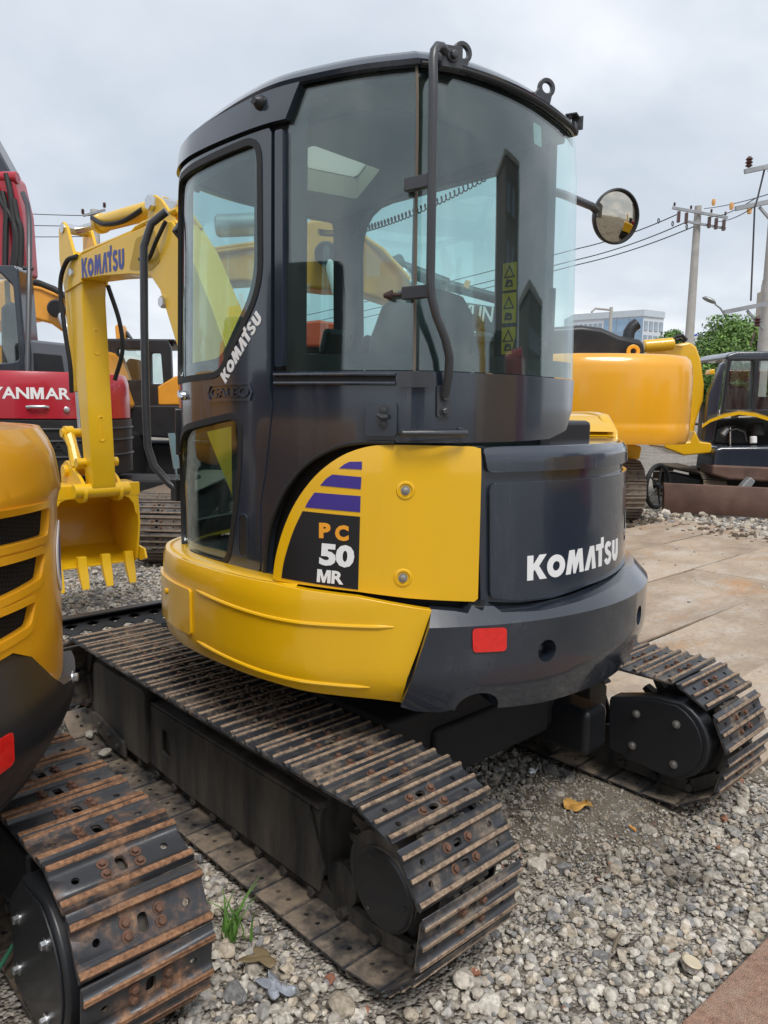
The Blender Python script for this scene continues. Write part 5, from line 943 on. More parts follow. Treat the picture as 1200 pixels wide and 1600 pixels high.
# ---- steel plates
PLT = bpy.data.materials.new('trampled_plate'); PLT.use_nodes = True
def plate_nodes():
    t = PLT.node_tree; b = t.nodes['Principled BSDF']; L = t.links.new; nd = t.nodes.new; c = nd('ShaderNodeTexCoord'); oi = nd('ShaderNodeObjectInfo')
    ad = nd('ShaderNodeVectorMath'); ad.operation = 'ADD'; L(c.outputs['Object'], ad.inputs[0]); L(oi.outputs['Random'], ad.inputs[1])
    def no(s, d, sc=(1, 1, 1), rg=.62):
        m = nd('ShaderNodeMapping'); m.inputs['Scale'].default_value = sc; L(ad.outputs[0], m.inputs[0]); n = nd('ShaderNodeTexNoise'); n.inputs['Scale'].default_value = s; n.inputs['Detail'].default_value = d; n.inputs['Roughness'].default_value = rg; L(m.outputs[0], n.inputs['Vector']); return n.outputs['Fac']
    def mr(v, a, b_, to=1):
        q = nd('ShaderNodeMapRange'); L(v, q.inputs['Value']); q.inputs['From Min'].default_value = a; q.inputs['From Max'].default_value = b_; q.inputs['To Max'].default_value = to; return q.outputs[0]
    def mx(f, a, b_):
        x = nd('ShaderNodeMixRGB'); L(f, x.inputs[0])
        for i, v in ((1, a), (2, b_)):
            if isinstance(v, tuple): x.inputs[i].default_value = (*v, 1)
            else: L(v, x.inputs[i])
        return x.outputs[0]
    n1, n2, n3, n4 = no(1.3, 9), no(4, 10, (.5, 1, 1), .7), no(2.2, 8, (.4, 1.2, 1)), no(35, 6)
    col = mx(mr(n1, .35, .65), (.30, .225, .16), (.47, .375, .28)); col = mx(mr(n2, .50, .68, .75), col, (.52, .475, .42)); col = mx(mr(n3, .56, .70, .7), col, (.45, .245, .105)); col = mx(mr(n4, .52, .72, .5), col, (.15, .115, .09)); n5 = no(.8, 10, (.35, 1, 1), .72); col = mx(mr(n5, .50, .64, .6), col, (.19, .15, .12))
    L(col, b.inputs['Base Color']); b.inputs['Roughness'].default_value = .8
    bp = nd('ShaderNodeBump'); bp.inputs['Strength'].default_value = .25; bp.inputs['Distance'].default_value = .01; L(n2, bp.inputs['Height']); L(bp.outputs[0], b.inputs['Normal'])
plate_nodes()
rd = MB(); rd.box((4.9, .75, -.010), (7.6, 4.1, .010)); road = tag(rd.build('plate_road', DIRT), kind='structure')
rows = [(-1.17, -.64), (-.63, .085), (.095, .985), (1.0, 1.88), (1.895, 2.75)]
for i, (y0, y1) in enumerate(rows):
    xs = [1.14+.1*(i % 2), 5.2+1.1*(i % 2), 8.4]
    for x0, x1 in zip(xs[:-1], xs[1:]):
        b = MB(); w, h = x1-x0-.012, y1-y0; b.box((0, 0, 0), (w, h, .018)); o = b.build('steel_plate', PLT, road, .003); o.location = ((x0+x1)/2, (y0+y1)/2, .004+float(RNG.uniform(0, .008))); o.rotation_euler = (R(float(RNG.normal(0, .12))), R(float(RNG.normal(0, .08))), R(float(RNG.normal(0, .35))))
REDP = mat('red_oxide_plate', (.37, .215, .15), .9, var=.3, scale=60, dust=.6, dustcol=(.46, .34, .25), dscale=22, bump=1.0, bscale=260)
b = MB(); b.prism([(-.46, -1.635), (-.40, -1.64), (.06, -1.66), (1.2, -1.70), (1.2, -3.0), (-.46, -3.0)], .0, .030, lambda p, q, t: (p, q, t)); tag(b.build('steel_sheet', REDP, None, .004), 'reddish rust coloured steel sheet lying in the bottom right corner', 'sheet')
# ---- loose stones
def ico(n=2):
    bm = bmesh.new(); bmesh.ops.create_icosphere(bm, subdivisions=n, radius=1); v = np.array([q.co[:] for q in bm.verts]); f = np.array([[q.index for q in p.verts] for p in bm.faces]); bm.free(); return v, f
def ico1():
    bm = bmesh.new(); bmesh.ops.create_icosphere(bm, subdivisions=1, radius=1); v = np.array([q.co[:] for q in bm.verts]); f = np.array([[q.index for q in p.verts] for p in bm.faces]); bm.free(); return v, f
def rock_shape(v, rng):
    v = v.copy()
    for _ in range(9):
        n = rng.normal(size=3); n /= np.linalg.norm(n); d = rng.uniform(.52, .82); k = v@n; m = k > d; v[m] -= np.outer(k[m]-d, n)
    return v*np.array([rng.uniform(.8, 1.25), rng.uniform(.75, 1.1), rng.uniform(.55, .85)])*(1+rng.normal(0, .03, (len(v), 1)))
V2, F2 = ico(); V1, F1 = ico1(); V3, F3 = ico(3)
VAR2 = [rock_shape(V2, RNG) for _ in range(16)]; VAR1 = [rock_shape(V1, RNG) for _ in range(24)]; VAR3 = [rock_shape(V3, RNG) for _ in range(12)]
ST = bpy.data.materials.new('limestone_gravel'); ST.use_nodes = True
_t = ST.node_tree; _b = _t.nodes['Principled BSDF']; _a = _t.nodes.new('ShaderNodeAttribute'); _a.attribute_name = 'stone_colour'; _c = _t.nodes.new('ShaderNodeTexCoord'); _n = _t.nodes.new('ShaderNodeTexNoise'); _n.inputs['Scale'].default_value = 70; _n.inputs['Detail'].default_value = 6; _t.links.new(_c.outputs['Object'], _n.inputs['Vector'])
_x = _t.nodes.new('ShaderNodeMixRGB'); _x.blend_type = 'MULTIPLY'; _x.inputs[0].default_value = .8; _r3 = _t.nodes.new('ShaderNodeValToRGB'); _r3.color_ramp.elements[0].position = .32; _r3.color_ramp.elements[0].color = (.50, .47, .43, 1); _r3.color_ramp.elements[1].position = .62; _r3.color_ramp.elements[1].color = (1.1, 1.08, 1.05, 1)
_t.links.new(_n.outputs['Fac'], _r3.inputs[0]); _t.links.new(_a.outputs['Color'], _x.inputs[1]); _t.links.new(_r3.outputs[0], _x.inputs[2]); _t.links.new(_x.outputs[0], _b.inputs['Base Color']); _b.inputs['Roughness'].default_value = .88
_p = _t.nodes.new('ShaderNodeBump'); _p.inputs['Strength'].default_value = .35; _p.inputs['Distance'].default_value = .006; _t.links.new(_n.outputs['Fac'], _p.inputs['Height']); _t.links.new(_p.outputs[0], _b.inputs['Normal'])
PAL = np.array([(.58, .54, .47), (.50, .46, .40), (.64, .60, .54), (.40, .385, .36), (.53, .46, .37), (.27, .27, .275), (.45, .39, .31), (.68, .65, .59), (.36, .16, .10)]); PW = np.array([.20, .2, .11, .17, .12, .10, .08, .025, .01])
def in_track(x, y):
    a = (np.abs(x+.78) < .215) & (y > -1.12) & (y < 1.12); b_ = (np.abs(x-.78) < .215) & (y > -1.12) & (y < 1.12); c_ = (np.abs(x-(NX+.79)) < .20) & (y > -.72) & (y < 1.2)
    return a | b_ | c_
def scatter(name, xy, rad, V, F, sink=.25, z0=-.012):
    n = len(xy); k = len(V[0]); vs = np.empty((n, k, 3)); fs = np.empty((n, len(F), 3), int); col = np.empty((n, k, 4))
    idx = RNG.integers(0, len(V), n); cs = PAL[RNG.choice(len(PAL), n, p=PW/PW.sum())]*RNG.uniform(.78, 1.12, (n, 1))
    dk = np.exp(-(((xy[:, 0]-.20)/.13)**2+((xy[:, 1]+1.32)/.09)**2)*.7); cs = cs*(1-.62*dk[:, None])      # oil stain
    dd = np.exp(-(((xy[:, 0]-.42)/.65)**2+((xy[:, 1]+.86)/.36)**2)*.8); cs = cs*(1-.45*dd[:, None])+np.array([.10, .08, .06])*.35*dd[:, None]   # stones caked with dirt
    for i in range(n):
        a = RNG.uniform(0, 2*np.pi); tl = RNG.normal(0, .35, 2); c, s = math.cos(a), math.sin(a)
        v = V[idx[i]]*rad[i]; v = np.stack([v[:, 0], v[:, 1]-tl[0]*v[:, 2], v[:, 2]+tl[0]*v[:, 1]], 1)
        vs[i] = np.stack([c*v[:, 0]-s*v[:, 1]+xy[i, 0], s*v[:, 0]+c*v[:, 1]+xy[i, 1], v[:, 2]+z0+rad[i]*(.62-sink)], 1); fs[i] = F+i*k; col[i, :, :3] = cs[i]; col[i, :, 3] = 1
    me = bpy.data.meshes.new(name); nf = n*len(F); me.vertices.add(n*k); me.vertices.foreach_set('co', vs.reshape(-1)); me.loops.add(nf*3); me.loops.foreach_set('vertex_index', fs.reshape(-1).astype(np.int32)); me.polygons.add(nf); me.polygons.foreach_set('loop_start', np.arange(0, nf*3, 3, dtype=np.int32))
    me.update(calc_edges=True); at_ = me.color_attributes.new('stone_colour', 'FLOAT_COLOR', 'POINT'); at_.data.foreach_set('color', col.reshape(-1))
    return tag(finish(name, me, ST, None, 0, 20), kind='stuff')
def pts(n, x0, x1, y0, y1, keep=None):
    p = np.stack([RNG.uniform(x0, x1, n), RNG.uniform(y0, y1, n)], 1); m = ~in_track(p[:, 0], p[:, 1]) & ~((p[:, 0] > 1.12) & (p[:, 1] > -1.19) & (p[:, 1] < 2.8)) & ~((p[:, 1] < -1.63) & (p[:, 0] > -.48))
    dd = np.exp(-(((p[:, 0]-.42)/.62)**2+((p[:, 1]+.86)/.30)**2)); m &= RNG.uniform(0, 1, n) > dd*.80
    if keep is not None: m &= keep(p)
    return p[m]
def view(p, w=1.0):   # only ground the lens can see, with a margin
    d = (p[:, 0]-CAMP[0])*_f.x+(p[:, 1]-CAMP[1])*_f.y; l = (p[:, 0]-CAMP[0])*_r.x+(p[:, 1]-CAMP[1])*_r.y
    return (d > .5) & (np.abs(l) < .62*d+.45)
p = pts(1150, -2.2, 1.6, -2.3, -.2, view); scatter('large_gravel', p, np.clip(RNG.lognormal(math.log(.0175), .34, len(p)), .010, .040), VAR3, F3)
p = pts(27000, -2.2, 1.9, -2.3, .6, view); scatter('gravel', p, np.clip(RNG.lognormal(math.log(.0108), .36, len(p)), .004, .022), VAR2, F2, .1)
p = pts(9000, -1.6, 1.15, .2, 4.5, view); scatter('gravel', p, np.clip(RNG.lognormal(math.log(.015), .35, len(p)), .006, .03), VAR1, F1, .1)
p = pts(5000, -1.0, 5.0, 3.5, 9, view); scatter('gravel', p, np.clip(RNG.lognormal(math.log(.02), .35, len(p)), .008, .04), VAR1, F1, .1)
p = np.stack([RNG.normal(8.6, .45, 2200), RNG.uniform(-.5, 4.5, 2200)], 1); scatter('rubble', p, np.clip(RNG.lognormal(math.log(.025), .5, len(p)), .008, .09), VAR1, F1, .2)
p = np.stack([RNG.normal(7.9, .30, 1500), RNG.uniform(-.6, 4.2, 1500)], 1); tag(scatter('mud_clods', p, np.clip(RNG.lognormal(math.log(.022), .5, len(p)), .008, .07), VAR1, F1, .2), kind='stuff').data.materials[0] = MUD
p = np.stack([RNG.uniform(1.15, 7.5, 420), RNG.uniform(-1.1, 2.6, 420)], 1); scatter('plate_grit', p, np.clip(RNG.lognormal(math.log(.006), .5, len(p)), .003, .02), VAR1, F1, .1, .014)
n_ = 5200; p = np.stack([RNG.normal(.42, .42, n_), RNG.normal(-.86, .20, n_)], 1); p = p[~in_track(p[:, 0], p[:, 1]) & ~((p[:, 0] > 1.10) & (p[:, 1] > -1.2))]; scatter('dirt_grit', p, np.clip(RNG.lognormal(math.log(.0042), .45, len(p)), .002, .012), VAR1, F1, .1, .001)
# single stones lying on the lower shoes
for (px, py, s_, lb) in ((140, 1150, .030, 'pale tan stone lying on the track at the foot of the front guard'), (158, 1143, .033, 'grey stone lying on the track against the front guard'), (165, 1178, .030, 'white grey stone lying alone in the middle of a lower track shoe')):
    d_ = PX(px, py, 1)-Vector(CAMP); q = Vector(CAMP)+d_*((.045-CAMP[2])/d_.z); v = VAR2[px % 16]*s_
    me = bpy.data.meshes.new('stone'); me.from_pydata((v+np.array((q.x, q.y, .052))).tolist(), [], F2.tolist()); a_ = me.color_attributes.new('stone_colour', 'FLOAT_COLOR', 'POINT'); a_.data.foreach_set('color', np.tile((.42, .40, .35, 1), len(v)).astype(np.float32)); tag(finish('stone', me, ST, None, 0, 32), lb, 'stone')
# weed
LEAFM = mat('grass_blade', (.10, .22, .035), .6, var=.3, scale=20)
def gpos(px, py, z=0): d_ = PX(px, py, 1)-Vector(CAMP); return Vector(CAMP)+d_*((z-CAMP[2])/d_.z)
g0 = gpos(365, 1462); wr = empty('weed', (g0.x, g0.y, 0), 0, 'small green grassy weed growing in the gravel between the two near tracks', 'weed')
for k in range(26):
    a = RNG.uniform(0, 2*math.pi); L_ = float(RNG.uniform(.07, .17)); ln = float(RNG.uniform(.25, 1.0)); w = float(RNG.uniform(.003, .006)); ox, oy = RNG.normal(0, .022, 2); b = MB(); vs = []; n = 6
    for i in range(n+1):
        t = i/n; h = L_*(t-.35*ln*t*t); rr = L_*ln*t*t*.8; c, s = math.cos(a), math.sin(a); ww = w*(1-t**1.5)+.0005; vs += [(ox+c*rr-s*ww, oy+s*rr+c*ww, h), (ox+c*rr, oy+s*rr, h-.001), (ox+c*rr+s*ww, oy+s*rr-c*ww, h)]
    b.add(vs, [f for i in range(n) for f in ((3*i, 3*i+1, 3*i+4, 3*i+3), (3*i+1, 3*i+2, 3*i+5, 3*i+4))]); b.build('blade', LEAFM, wr, recalc=False)
# litter
def crumple(name, px, py, w, h, m, label, cat, rot=0, amp=.012, z=.018, shape=None, nx=14, ny=10, seed=1):
    g = gpos(px, py); r_ = np.random.default_rng(seed); ph = r_.uniform(0, 6, 6); b = MB(); vs = []; c, s = math.cos(rot), math.sin(rot)
    for i in range(nx+1):
        for j in range(ny+1):
            u, v = i/nx*2-1, j/ny*2-1; k = shape(u, v) if shape else 1; x, y = u*w/2*k, v*h/2*k
            zz_ = z+amp*(math.sin(3*u+ph[0])*math.cos(2.3*v+ph[1])+.5*math.sin(7*u+5*v+ph[2])); vs.append((g.x+c*x-s*y, g.y+s*x+c*y, zz_))
    fs = [(i*(ny+1)+j, (i+1)*(ny+1)+j, (i+1)*(ny+1)+j+1, i*(ny+1)+j+1) for i in range(nx) for j in range(ny)]
    b.add(vs, fs); o = b.build(name, m, None, recalc=False); sm = o.modifiers.new('thickness', 'SOLIDIFY'); sm.thickness = .0012; return tag(o, label, cat)
crumple('dry_leaf', 902, 1264, .21, .085, mat('dry_leaf', (.46, .25, .055), .7, var=.3, scale=25), 'curled yellow brown dry leaf on the dirt by the far track', 'leaf', R(-35), .012, .022, lambda u, v: (1-.55*abs(u)**1.5)*(1-.12*math.sin(9*u)), seed=3)
crumple('paper_scrap', 407, 1510, .075, .11, mat('brown_scrap', (.20, .145, .075), .6, var=.12), 'flat brown scrap lying on gravel below the weed', 'scrap', R(30), .002, .030, lambda u, v: .72+.28*math.sin(3*math.atan2(v, u)+1), seed=5)
crumple('plastic_film', 428, 1552, .07, .13, mat('grey_film', (.30, .32, .36), .25, var=.25, scale=30), 'crumpled grey plastic film on gravel beside the brown scrap', 'plastic', R(10), .010, .026, lambda u, v: .7+.3*math.sin(4*math.atan2(v, u)), seed=8)
crumple('plastic_wrapper', 832, 1211, .05, .03, mat('clear_wrapper', (.6, .62, .65), .2), 'small white wrapper in the dark gravel under the tail', 'wrapper', .3, .006, .02, seed=4)
g = gpos(993, 1304); b = MB(); b.lathe([(.0042, 0), (.0042, .034)], (g.x, g.y, .016), (.3, 1, .1), 10); tag(b.build('cigarette_butt', mat('cigarette_filter', (.75, .33, .06), .7)), 'orange cigarette butt on the bare dirt', 'butt')
g = gpos(1080, 1515); b = MB(); b.lathe([(.0, 0), (.026, 0), (.028, .004), (.024, .007), (.010, .006), (.0, .006)], (g.x, g.y, .022), (.15, -.2, 1), 24, cap=False); tag(b.build('bottle_cap', mat('tan_cap', (.55, .47, .33), .4)), 'round pale tan bottle cap in the gravel near the reddish sheet', 'cap')
g = gpos(965, 1485); b = MB(); b.tube([(g.x-.05, g.y-.01, .025), (g.x, g.y+.005, .03), (g.x+.06, g.y+.02, .026)], [.004, .006, .003], 6); tag(b.build('twig', mat('dry_twig', (.17, .13, .09), .9)), 'thin dry twig on the pale gravel at bottom centre right', 'twig')
g = gpos(10, 1545); b = MB(); b.tube([(g.x-.12, g.y-.05, .05), (g.x-.02, g.y-.01, .075), (g.x+.05, g.y+.05, .10), (g.x+.10, g.y+.12, .16)], .006, 8); tag(b.build('green_strap', mat('green_plastic', (.05, .22, .12), .4)), 'green plastic strap hanging by the motor cover at the left edge', 'strap')
# ---- trees
def leaf_mat(n, c): return mat(n, c, .6, var=.35, scale=1.3)
LM = [leaf_mat('leaf_green', (.12, .23, .045)), leaf_mat('leaf_light', (.20, .32, .07)), leaf_mat('leaf_dark', (.065, .13, .03))]
BARK = mat('bark', (.16, .12, .09), .9, var=.3, scale=8, bump=.5, bscale=15)
def tree(px, d, ytop, ybot, w, label, seed, n=5200):
    r_ = np.random.default_rng(seed); c0 = PX(px, ytop, d); zt = c0.z; zb = max(1.2, PX(px, ybot, d).z); root = empty('tree', (c0.x, c0.y, 0), 0, label, 'tree', 'trees behind the yard')
    b = MB(); H = zt; b.tube([(0, 0, 0), (.05, .03, H*.3), (-.04, .05, H*.55), (.03, 0, H*.85)], [.20, .16, .11, .03], 10); cl = []
    hw = w*d/1200/2
    for k in range(34):
        a = r_.uniform(0, 2*math.pi); t = r_.uniform(0, 1); z = zb+(zt-zb)*(.12+.80*t); rad = hw*(.35+.75*math.sin(math.pi*min(.95, .25+.7*t)))*r_.uniform(.4, .95); cl.append((rad*math.cos(a), rad*math.sin(a), z, hw*r_.uniform(.34, .58)))
        if k < 14: b.tube([(0, 0, z*.6), (rad*.5*math.cos(a), rad*.5*math.sin(a), z*.85), (rad*math.cos(a), rad*math.sin(a), z)], [.07, .04, .015], 6)
    b.build('trunk', BARK, root)
    C_ = np.array(cl); id_ = r_.integers(0, len(C_), n); dv = r_.normal(size=(n, 3)); dv /= np.linalg.norm(dv, axis=1)[:, None]; rr = r_.uniform(.35, 1.05, n)**.6
    P = C_[id_, :3]+dv*(C_[id_, 3]*rr)[:, None]*np.array([1, 1, .75]); P[:, 2] = np.minimum(P[:, 2], zt+.1)
    s = r_.uniform(.045, .095, n)*(d/40)**.5; nv = dv+r_.normal(0, .6, (n, 3))+np.array([0, 0, .5]); nv /= np.linalg.norm(nv, axis=1)[:, None]; up = r_.normal(size=(n, 3)); a = np.cross(nv, up); a /= np.linalg.norm(a, axis=1)[:, None]; e_ = np.cross(nv, a)
    v = np.stack([P-a*s[:, None]*1.5, P+e_*s[:, None]*.6, P+a*s[:, None]*1.5, P-e_*s[:, None]*.6], 1).reshape(-1, 3); me = bpy.data.meshes.new('crown'); me.from_pydata(v.tolist(), [], np.arange(4*n).reshape(n, 4).tolist()); me.polygons.foreach_set('material_index', r_.choice(3, n, p=[.5, .25, .25]).astype(np.int32))
    finish('crown', me, LM, root, 0, 180)
tree(1160, 38, 494, 640, 135, 'green tree behind the small black excavator, right of the street lamp', 11, 15000)
tree(1104, 42, 550, 640, 62, 'lower green tree between the concrete pole and the street lamp', 12, 10000)
tree(1128, 44, 522, 640, 95, 'broad green tree just left of the tallest tree, under the street lamp', 15, 12000)
tree(1048, 46, 517, 600, 55, 'small green tree left of the concrete pole, above the yellow boom', 13, 6000)
tree(1196, 34, 500, 640, 110, 'green tree at the far right edge beside the wire pole', 14, 9000)
# ---- poles and wires
def pole(px, ytop, d, r0, r1, label, name='utility_pole', cat='pole'):
    p = PX(px, ytop, d); root = empty(name, (p.x, p.y, 0), -YAW, label, cat); b = MB(); b.lathe([(r1, 0), (r0, p.z)], (0, 0, 0), (0, 0, 1), 16); b.build('shaft', CONC, root); return root, p.z, p
def insul(root, x, y, z, s=1, up=1):
    b = MB(); b.lathe([(.03*s, 0), (.07*s, .03*s), (.04*s, .06*s), (.075*s, .09*s), (.04*s, .12*s), (.07*s, .15*s), (.03*s, .20*s)], (x, y, z), (0, 0, up), 12); b.build('insulator', INSUL, root)
pr_, ph_, pp = pole(1091, 322, 30, .13, .21, 'tall tapered concrete utility pole with a crossarm of dark insulators, right of the round mirror')
b = MB(); b.box((0, -.22, ph_-.30), (2.2, .08, .10), ry=R(9)); b.build('crossarm', GALV, pr_); b = MB(); b.box((.25, -.22, ph_-.75), (1.6, .08, .08), ry=R(9)); b.build('crossarm', GALV, pr_)
for x in (-.85, -.55, .35, .62, .92): b = MB(); b.box((x, -.30, ph_-.62-.16*x), (.11, .13, .42)); b.build('fuse_cutout', INSUL, pr_, .02)
for x in (-1.0, -.35, .45, 1.0): insul(pr_, x, -.2, ph_-.22-.16*x, .7)
pl_, hl_, pL = pole(147.5, 328, 30, .16, .26, 'grey concrete utility pole far left above the golden boom')
b = MB(); b.box((.05, -.18, hl_-.15), (.9, .08, .08), ry=R(-15)); b.build('crossarm', GALV, pl_); insul(pl_, -.4, -.15, hl_-.2); insul(pl_, .45, -.15, hl_+.05)
b = MB(); b.box((0, -.2, hl_-2.2), (.45, .3, .35)); b.build('fuse_cutout', INSUL, pl_, .03)
p2, h2, pq = pole(1222, 180, 18, .11, .15, 'concrete utility pole cut off by the right edge, carrying steel crossarms and switchgear')
for (yy, xx) in ((262, -.35), (318, -.5), (478, -.6)):
    z = PX(1190, yy, 18).z; b = MB(); b.box((xx, -.25, z), (1.1, .09, .10), ry=R(-12)); b.build('crossarm', GALV, p2); b = MB(); b.box((xx+.25, -.22, z-.28), (.62, .06, .05), ry=R(45)); b.build('crossarm_brace', GALV, p2)
z = PX(1190, 262, 18).z; insul(p2, -.80, -.25, z-.02, 1.2); z = PX(1190, 478, 18).z; insul(p2, -.36, -.35, z-.45, 1.2); b = MB(); b.tube([(-.5, -.4, z-.9), (-.40, -.35, z-.55)], .02, 6); b.build('switch_arm', INSUL, p2)
def wire(name, pts_, label, r=.018, sag=.3, parent=None):
    Q = []
    for a, c in zip(pts_[:-1], pts_[1:]):
        a, c = Vector(a), Vector(c)
        for i in range(16): t = i/16; q = a.lerp(c, t); q.z -= sag*4*t*(1-t); Q.append(q)
    Q.append(Vector(pts_[-1])); b = MB(); b.tube(Q, r, 5); o = b.build(name, WIRE, parent)
    return tag(o, label, 'wire', 'overhead wires') if not parent else o
for k, (yl, yr, xr, yp) in enumerate(((388, 283, 1260, 330), (405, 310, 1180, 343), (413, 322, 1180, 350))):
    wire('wire', [PX(420, 505+k*12, 62), PX(905, yl, 33.5), PX(1060+k*12, yp+4, 30)], ('highest', 'middle', 'lowest')[k]+' overhead wire running left from the concrete pole, behind the round mirror', .022, .12)
    wire('wire', [PX(1100+k*10, yp-4, 30), PX(xr, yr, 18)], ('highest', 'middle', 'lowest')[k]+' overhead wire running right from the concrete pole to the edge', .014, .1)
for k in range(3):
    wire('wire', [PX(-60, 327+k*20, 30), PX(146, 337+k*16, 30)], ('highest', 'middle', 'lowest')[k]+' overhead wire between the red boom and the far left pole', .016, .05)
    q = PX(1115+k*28, 316+k*6, 27-k*3); b = MB(); b.lathe([(.05, -.10), (.07, 0), (.05, .10)], q, (0, 0, 1), 10); tag(b.build('wire_marker', AMB), ('left', 'middle', 'right')[k]+'most amber marker hanging on the wires right of the concrete pole', 'marker', 'amber wire markers')
    q = PX(1029+k*22, 345+k*4.5, 31); b = MB(); b.tube([(q.x+.07*math.cos(a), q.y, q.z+.09*math.sin(a)) for a in [2*math.pi*i/12 for i in range(13)]], .02, 6, cap=False); tag(b.build('wire_clamp', WIRE), ('left', 'middle', 'right')[k]+'most small ring clamp on the wires left of the concrete pole', 'clamp', 'wire clamps')
wire('drop_cable', [PX(1196, 258, 18), PX(1184, 308, 18), PX(1179, 325, 18), PX(1176, 400, 18), PX(1173, 470, 18)], '', .022, 0, None); bpy.data.objects['drop_cable']['label'] = 'vertical drop cable hanging beside the right edge pole'; bpy.data.objects['drop_cable']['category'] = 'cable'
# street lamp
p = PX(1139, 520, 45); root = empty('street_lamp', (p.x, p.y, 0), -YAW, 'curved street lamp with a flat grey head above the trees', 'lamp'); S_ = lambda x, y: Matrix.Rotation(YAW, 3, 'Z') @ (PX(x, y, 45)-Vector((p.x, p.y, 0)))
b = MB(); b.tube([(0, 0, 0), tuple(S_(1139, 520)), tuple(S_(1138, 508)), tuple(S_(1134, 495)), tuple(S_(1126, 482)), tuple(S_(1117, 475))], [.11, .08, .07, .06, .055, .05], 10); b.build('lamp_post', GALV, root)
b = MB(); a_, c_ = S_(1118, 474), S_(1097, 465); d_ = c_-a_; b.loft([[tuple(a_+d_*t+Vector((0, .30*w*math.cos(q), .20*w*math.sin(q)*(1 if math.sin(q) > 0 else .4)))) for q in [2*math.pi*i/16 for i in range(16)]] for t, w in ((0, .3), (.15, .85), (.5, 1.0), (.8, .75), (1, .1))]); b.build('lamp_head', GALV, root)
# camera gantry in front of the glass building
p = PX(952, 540, 100); root = empty('gantry_pole', (p.x, p.y, 0), -YAW, 'pale gantry pole with a horizontal arm in front of the glass office block', 'pole'); S_ = lambda x, y: Matrix.Rotation(YAW, 3, 'Z') @ (PX(x, y, 100)-Vector((p.x, p.y, 0)))
b = MB(); q = S_(952, 481); b.lathe([(.28, 0), (.22, q.z)], (0, 0, 0), (0, 0, 1), 10); b.build('post', CONC, root); b = MB(); b.tube([tuple(S_(952, 484)), tuple(S_(930, 482)), tuple(S_(924, 488))], .14, 8); b.build('arm', CONC, root)
# ---- buildings
WALLM = mat('hazed_cladding', (.62, .65, .69), .7, var=.06, scale=.2); PANE = mat('hazed_blue_pane', (.24, .36, .50), .2, spec=.8, var=.25, scale=.3); PANE2 = mat('grey_pane', (.30, .36, .42), .2, spec=.8, var=.3, scale=.3)  # office wall and panes paled, distance haze put into their colour
d = 150
F_ = Far('office_building', 'glass office block with a white window grid on the skyline, right of the cab', 985, d, 'building')
zt = F_.L(992, 489, d).z; x0, x1, x2 = F_.L(905, 489, d).x, F_.L(992, 489, d).x, F_.L(1031, 489, d).x
cor = [(x0, 9.0), (x1, 0), (x2, 3.0), (x2, 14), (x0, 18)]
b = MB(); b.prism(cor, 0, zt-1.2, lambda p, q, t: (p, q, t)); bw = b.build('wall', WALLM, F_.root); b = MB(); b.prism([(x0-.2, 8.9), (x1, -.3), (x2+.2, 2.9), (x2+.2, 14), (x0, 18)], zt-1.2, zt, lambda p, q, t: (p, q, t)); b.build('parapet', mat('lattice_parapet', (.52, .57, .62), .6), F_.root)
def facade(a, c, n, rows_, m, z1, dz, w=.62, h=.66):
    A2, C2 = Vector((*a, 0)), Vector((*c, 0)); D = (C2-A2)/n; ang = math.atan2(D.y, D.x); me = None
    for i in range(n):
        for j in range(rows_):
            if me is None: b = MB(); b.box((0, 0, 0), (D.length*w, .3, dz*h)); o = b.build('window_pane', m, F_.root); me = o.data
            else: o = bpy.data.objects.new('window_pane', me); COL.objects.link(o); o.parent = F_.root
            q = A2+D*(i+.5); o.location = (q.x, q.y, z1-dz*(j+.5)); o.rotation_euler = (0, 0, ang)
facade(cor[1], cor[2], 4, 5, PANE2, zt-1.6, 2.6); facade((x1-6.0, 5.0), cor[1], 3, 5, PANE, zt-1.4, 2.6, .94, .94); facade(cor[0], (x1-6.2, 5.1), 6, 5, PANE2, zt-1.6, 2.6)
F_ = Far('factory_building', 'long white factory building with blue characters on its parapet, behind the trees', 1130, 80, 'building')
fb = F_.slab('wall', [(1060, 640), (1060, 530), (1078, 527), (1150, 515), (1260, 512), (1260, 640)], 80, 12, mat('white_cladding', (.62, .65, .67), .7, var=.05, scale=.3), bev=0)
for ch, px, py in (('\u724c', 1082, 543), ('\u9152', 1101, 541), ('\u793e', 1120, 538), ('\u5382', 1139, 536)):
    try:
        bm, tw = text_bm(ch, 1.35, .03); q = F_.L(px, py, 80); place2d(bm, q.x, q.z, R(5), 1); lettering(bm, lambda u, v, o: (u, q.y-o, v), fb, mat('sign_blue', (.02, .06, .42), .5), 'sign_character', o=.15, th=.15, du=0)
    except Exception as ex_: print('sign', ex_)
F_ = Far('tower_block', 'beige tower block just showing at the right edge behind the wire pole', 1196, 120, 'building')
F_.slab('wall', [(1182, 640), (1183, 458), (1188, 456), (1190, 438), (1230, 436), (1230, 640)], 120, 2.5, mat('beige_render', (.42, .36, .31), .8, var=.08, scale=.2), bev=0)
for j in range(5): F_.slab('window_pane', [(1190, 445+j*9), (1194, 445+j*9), (1194, 451+j*9), (1190, 451+j*9)], 120, .3, PANE2, bev=0, o=.2)
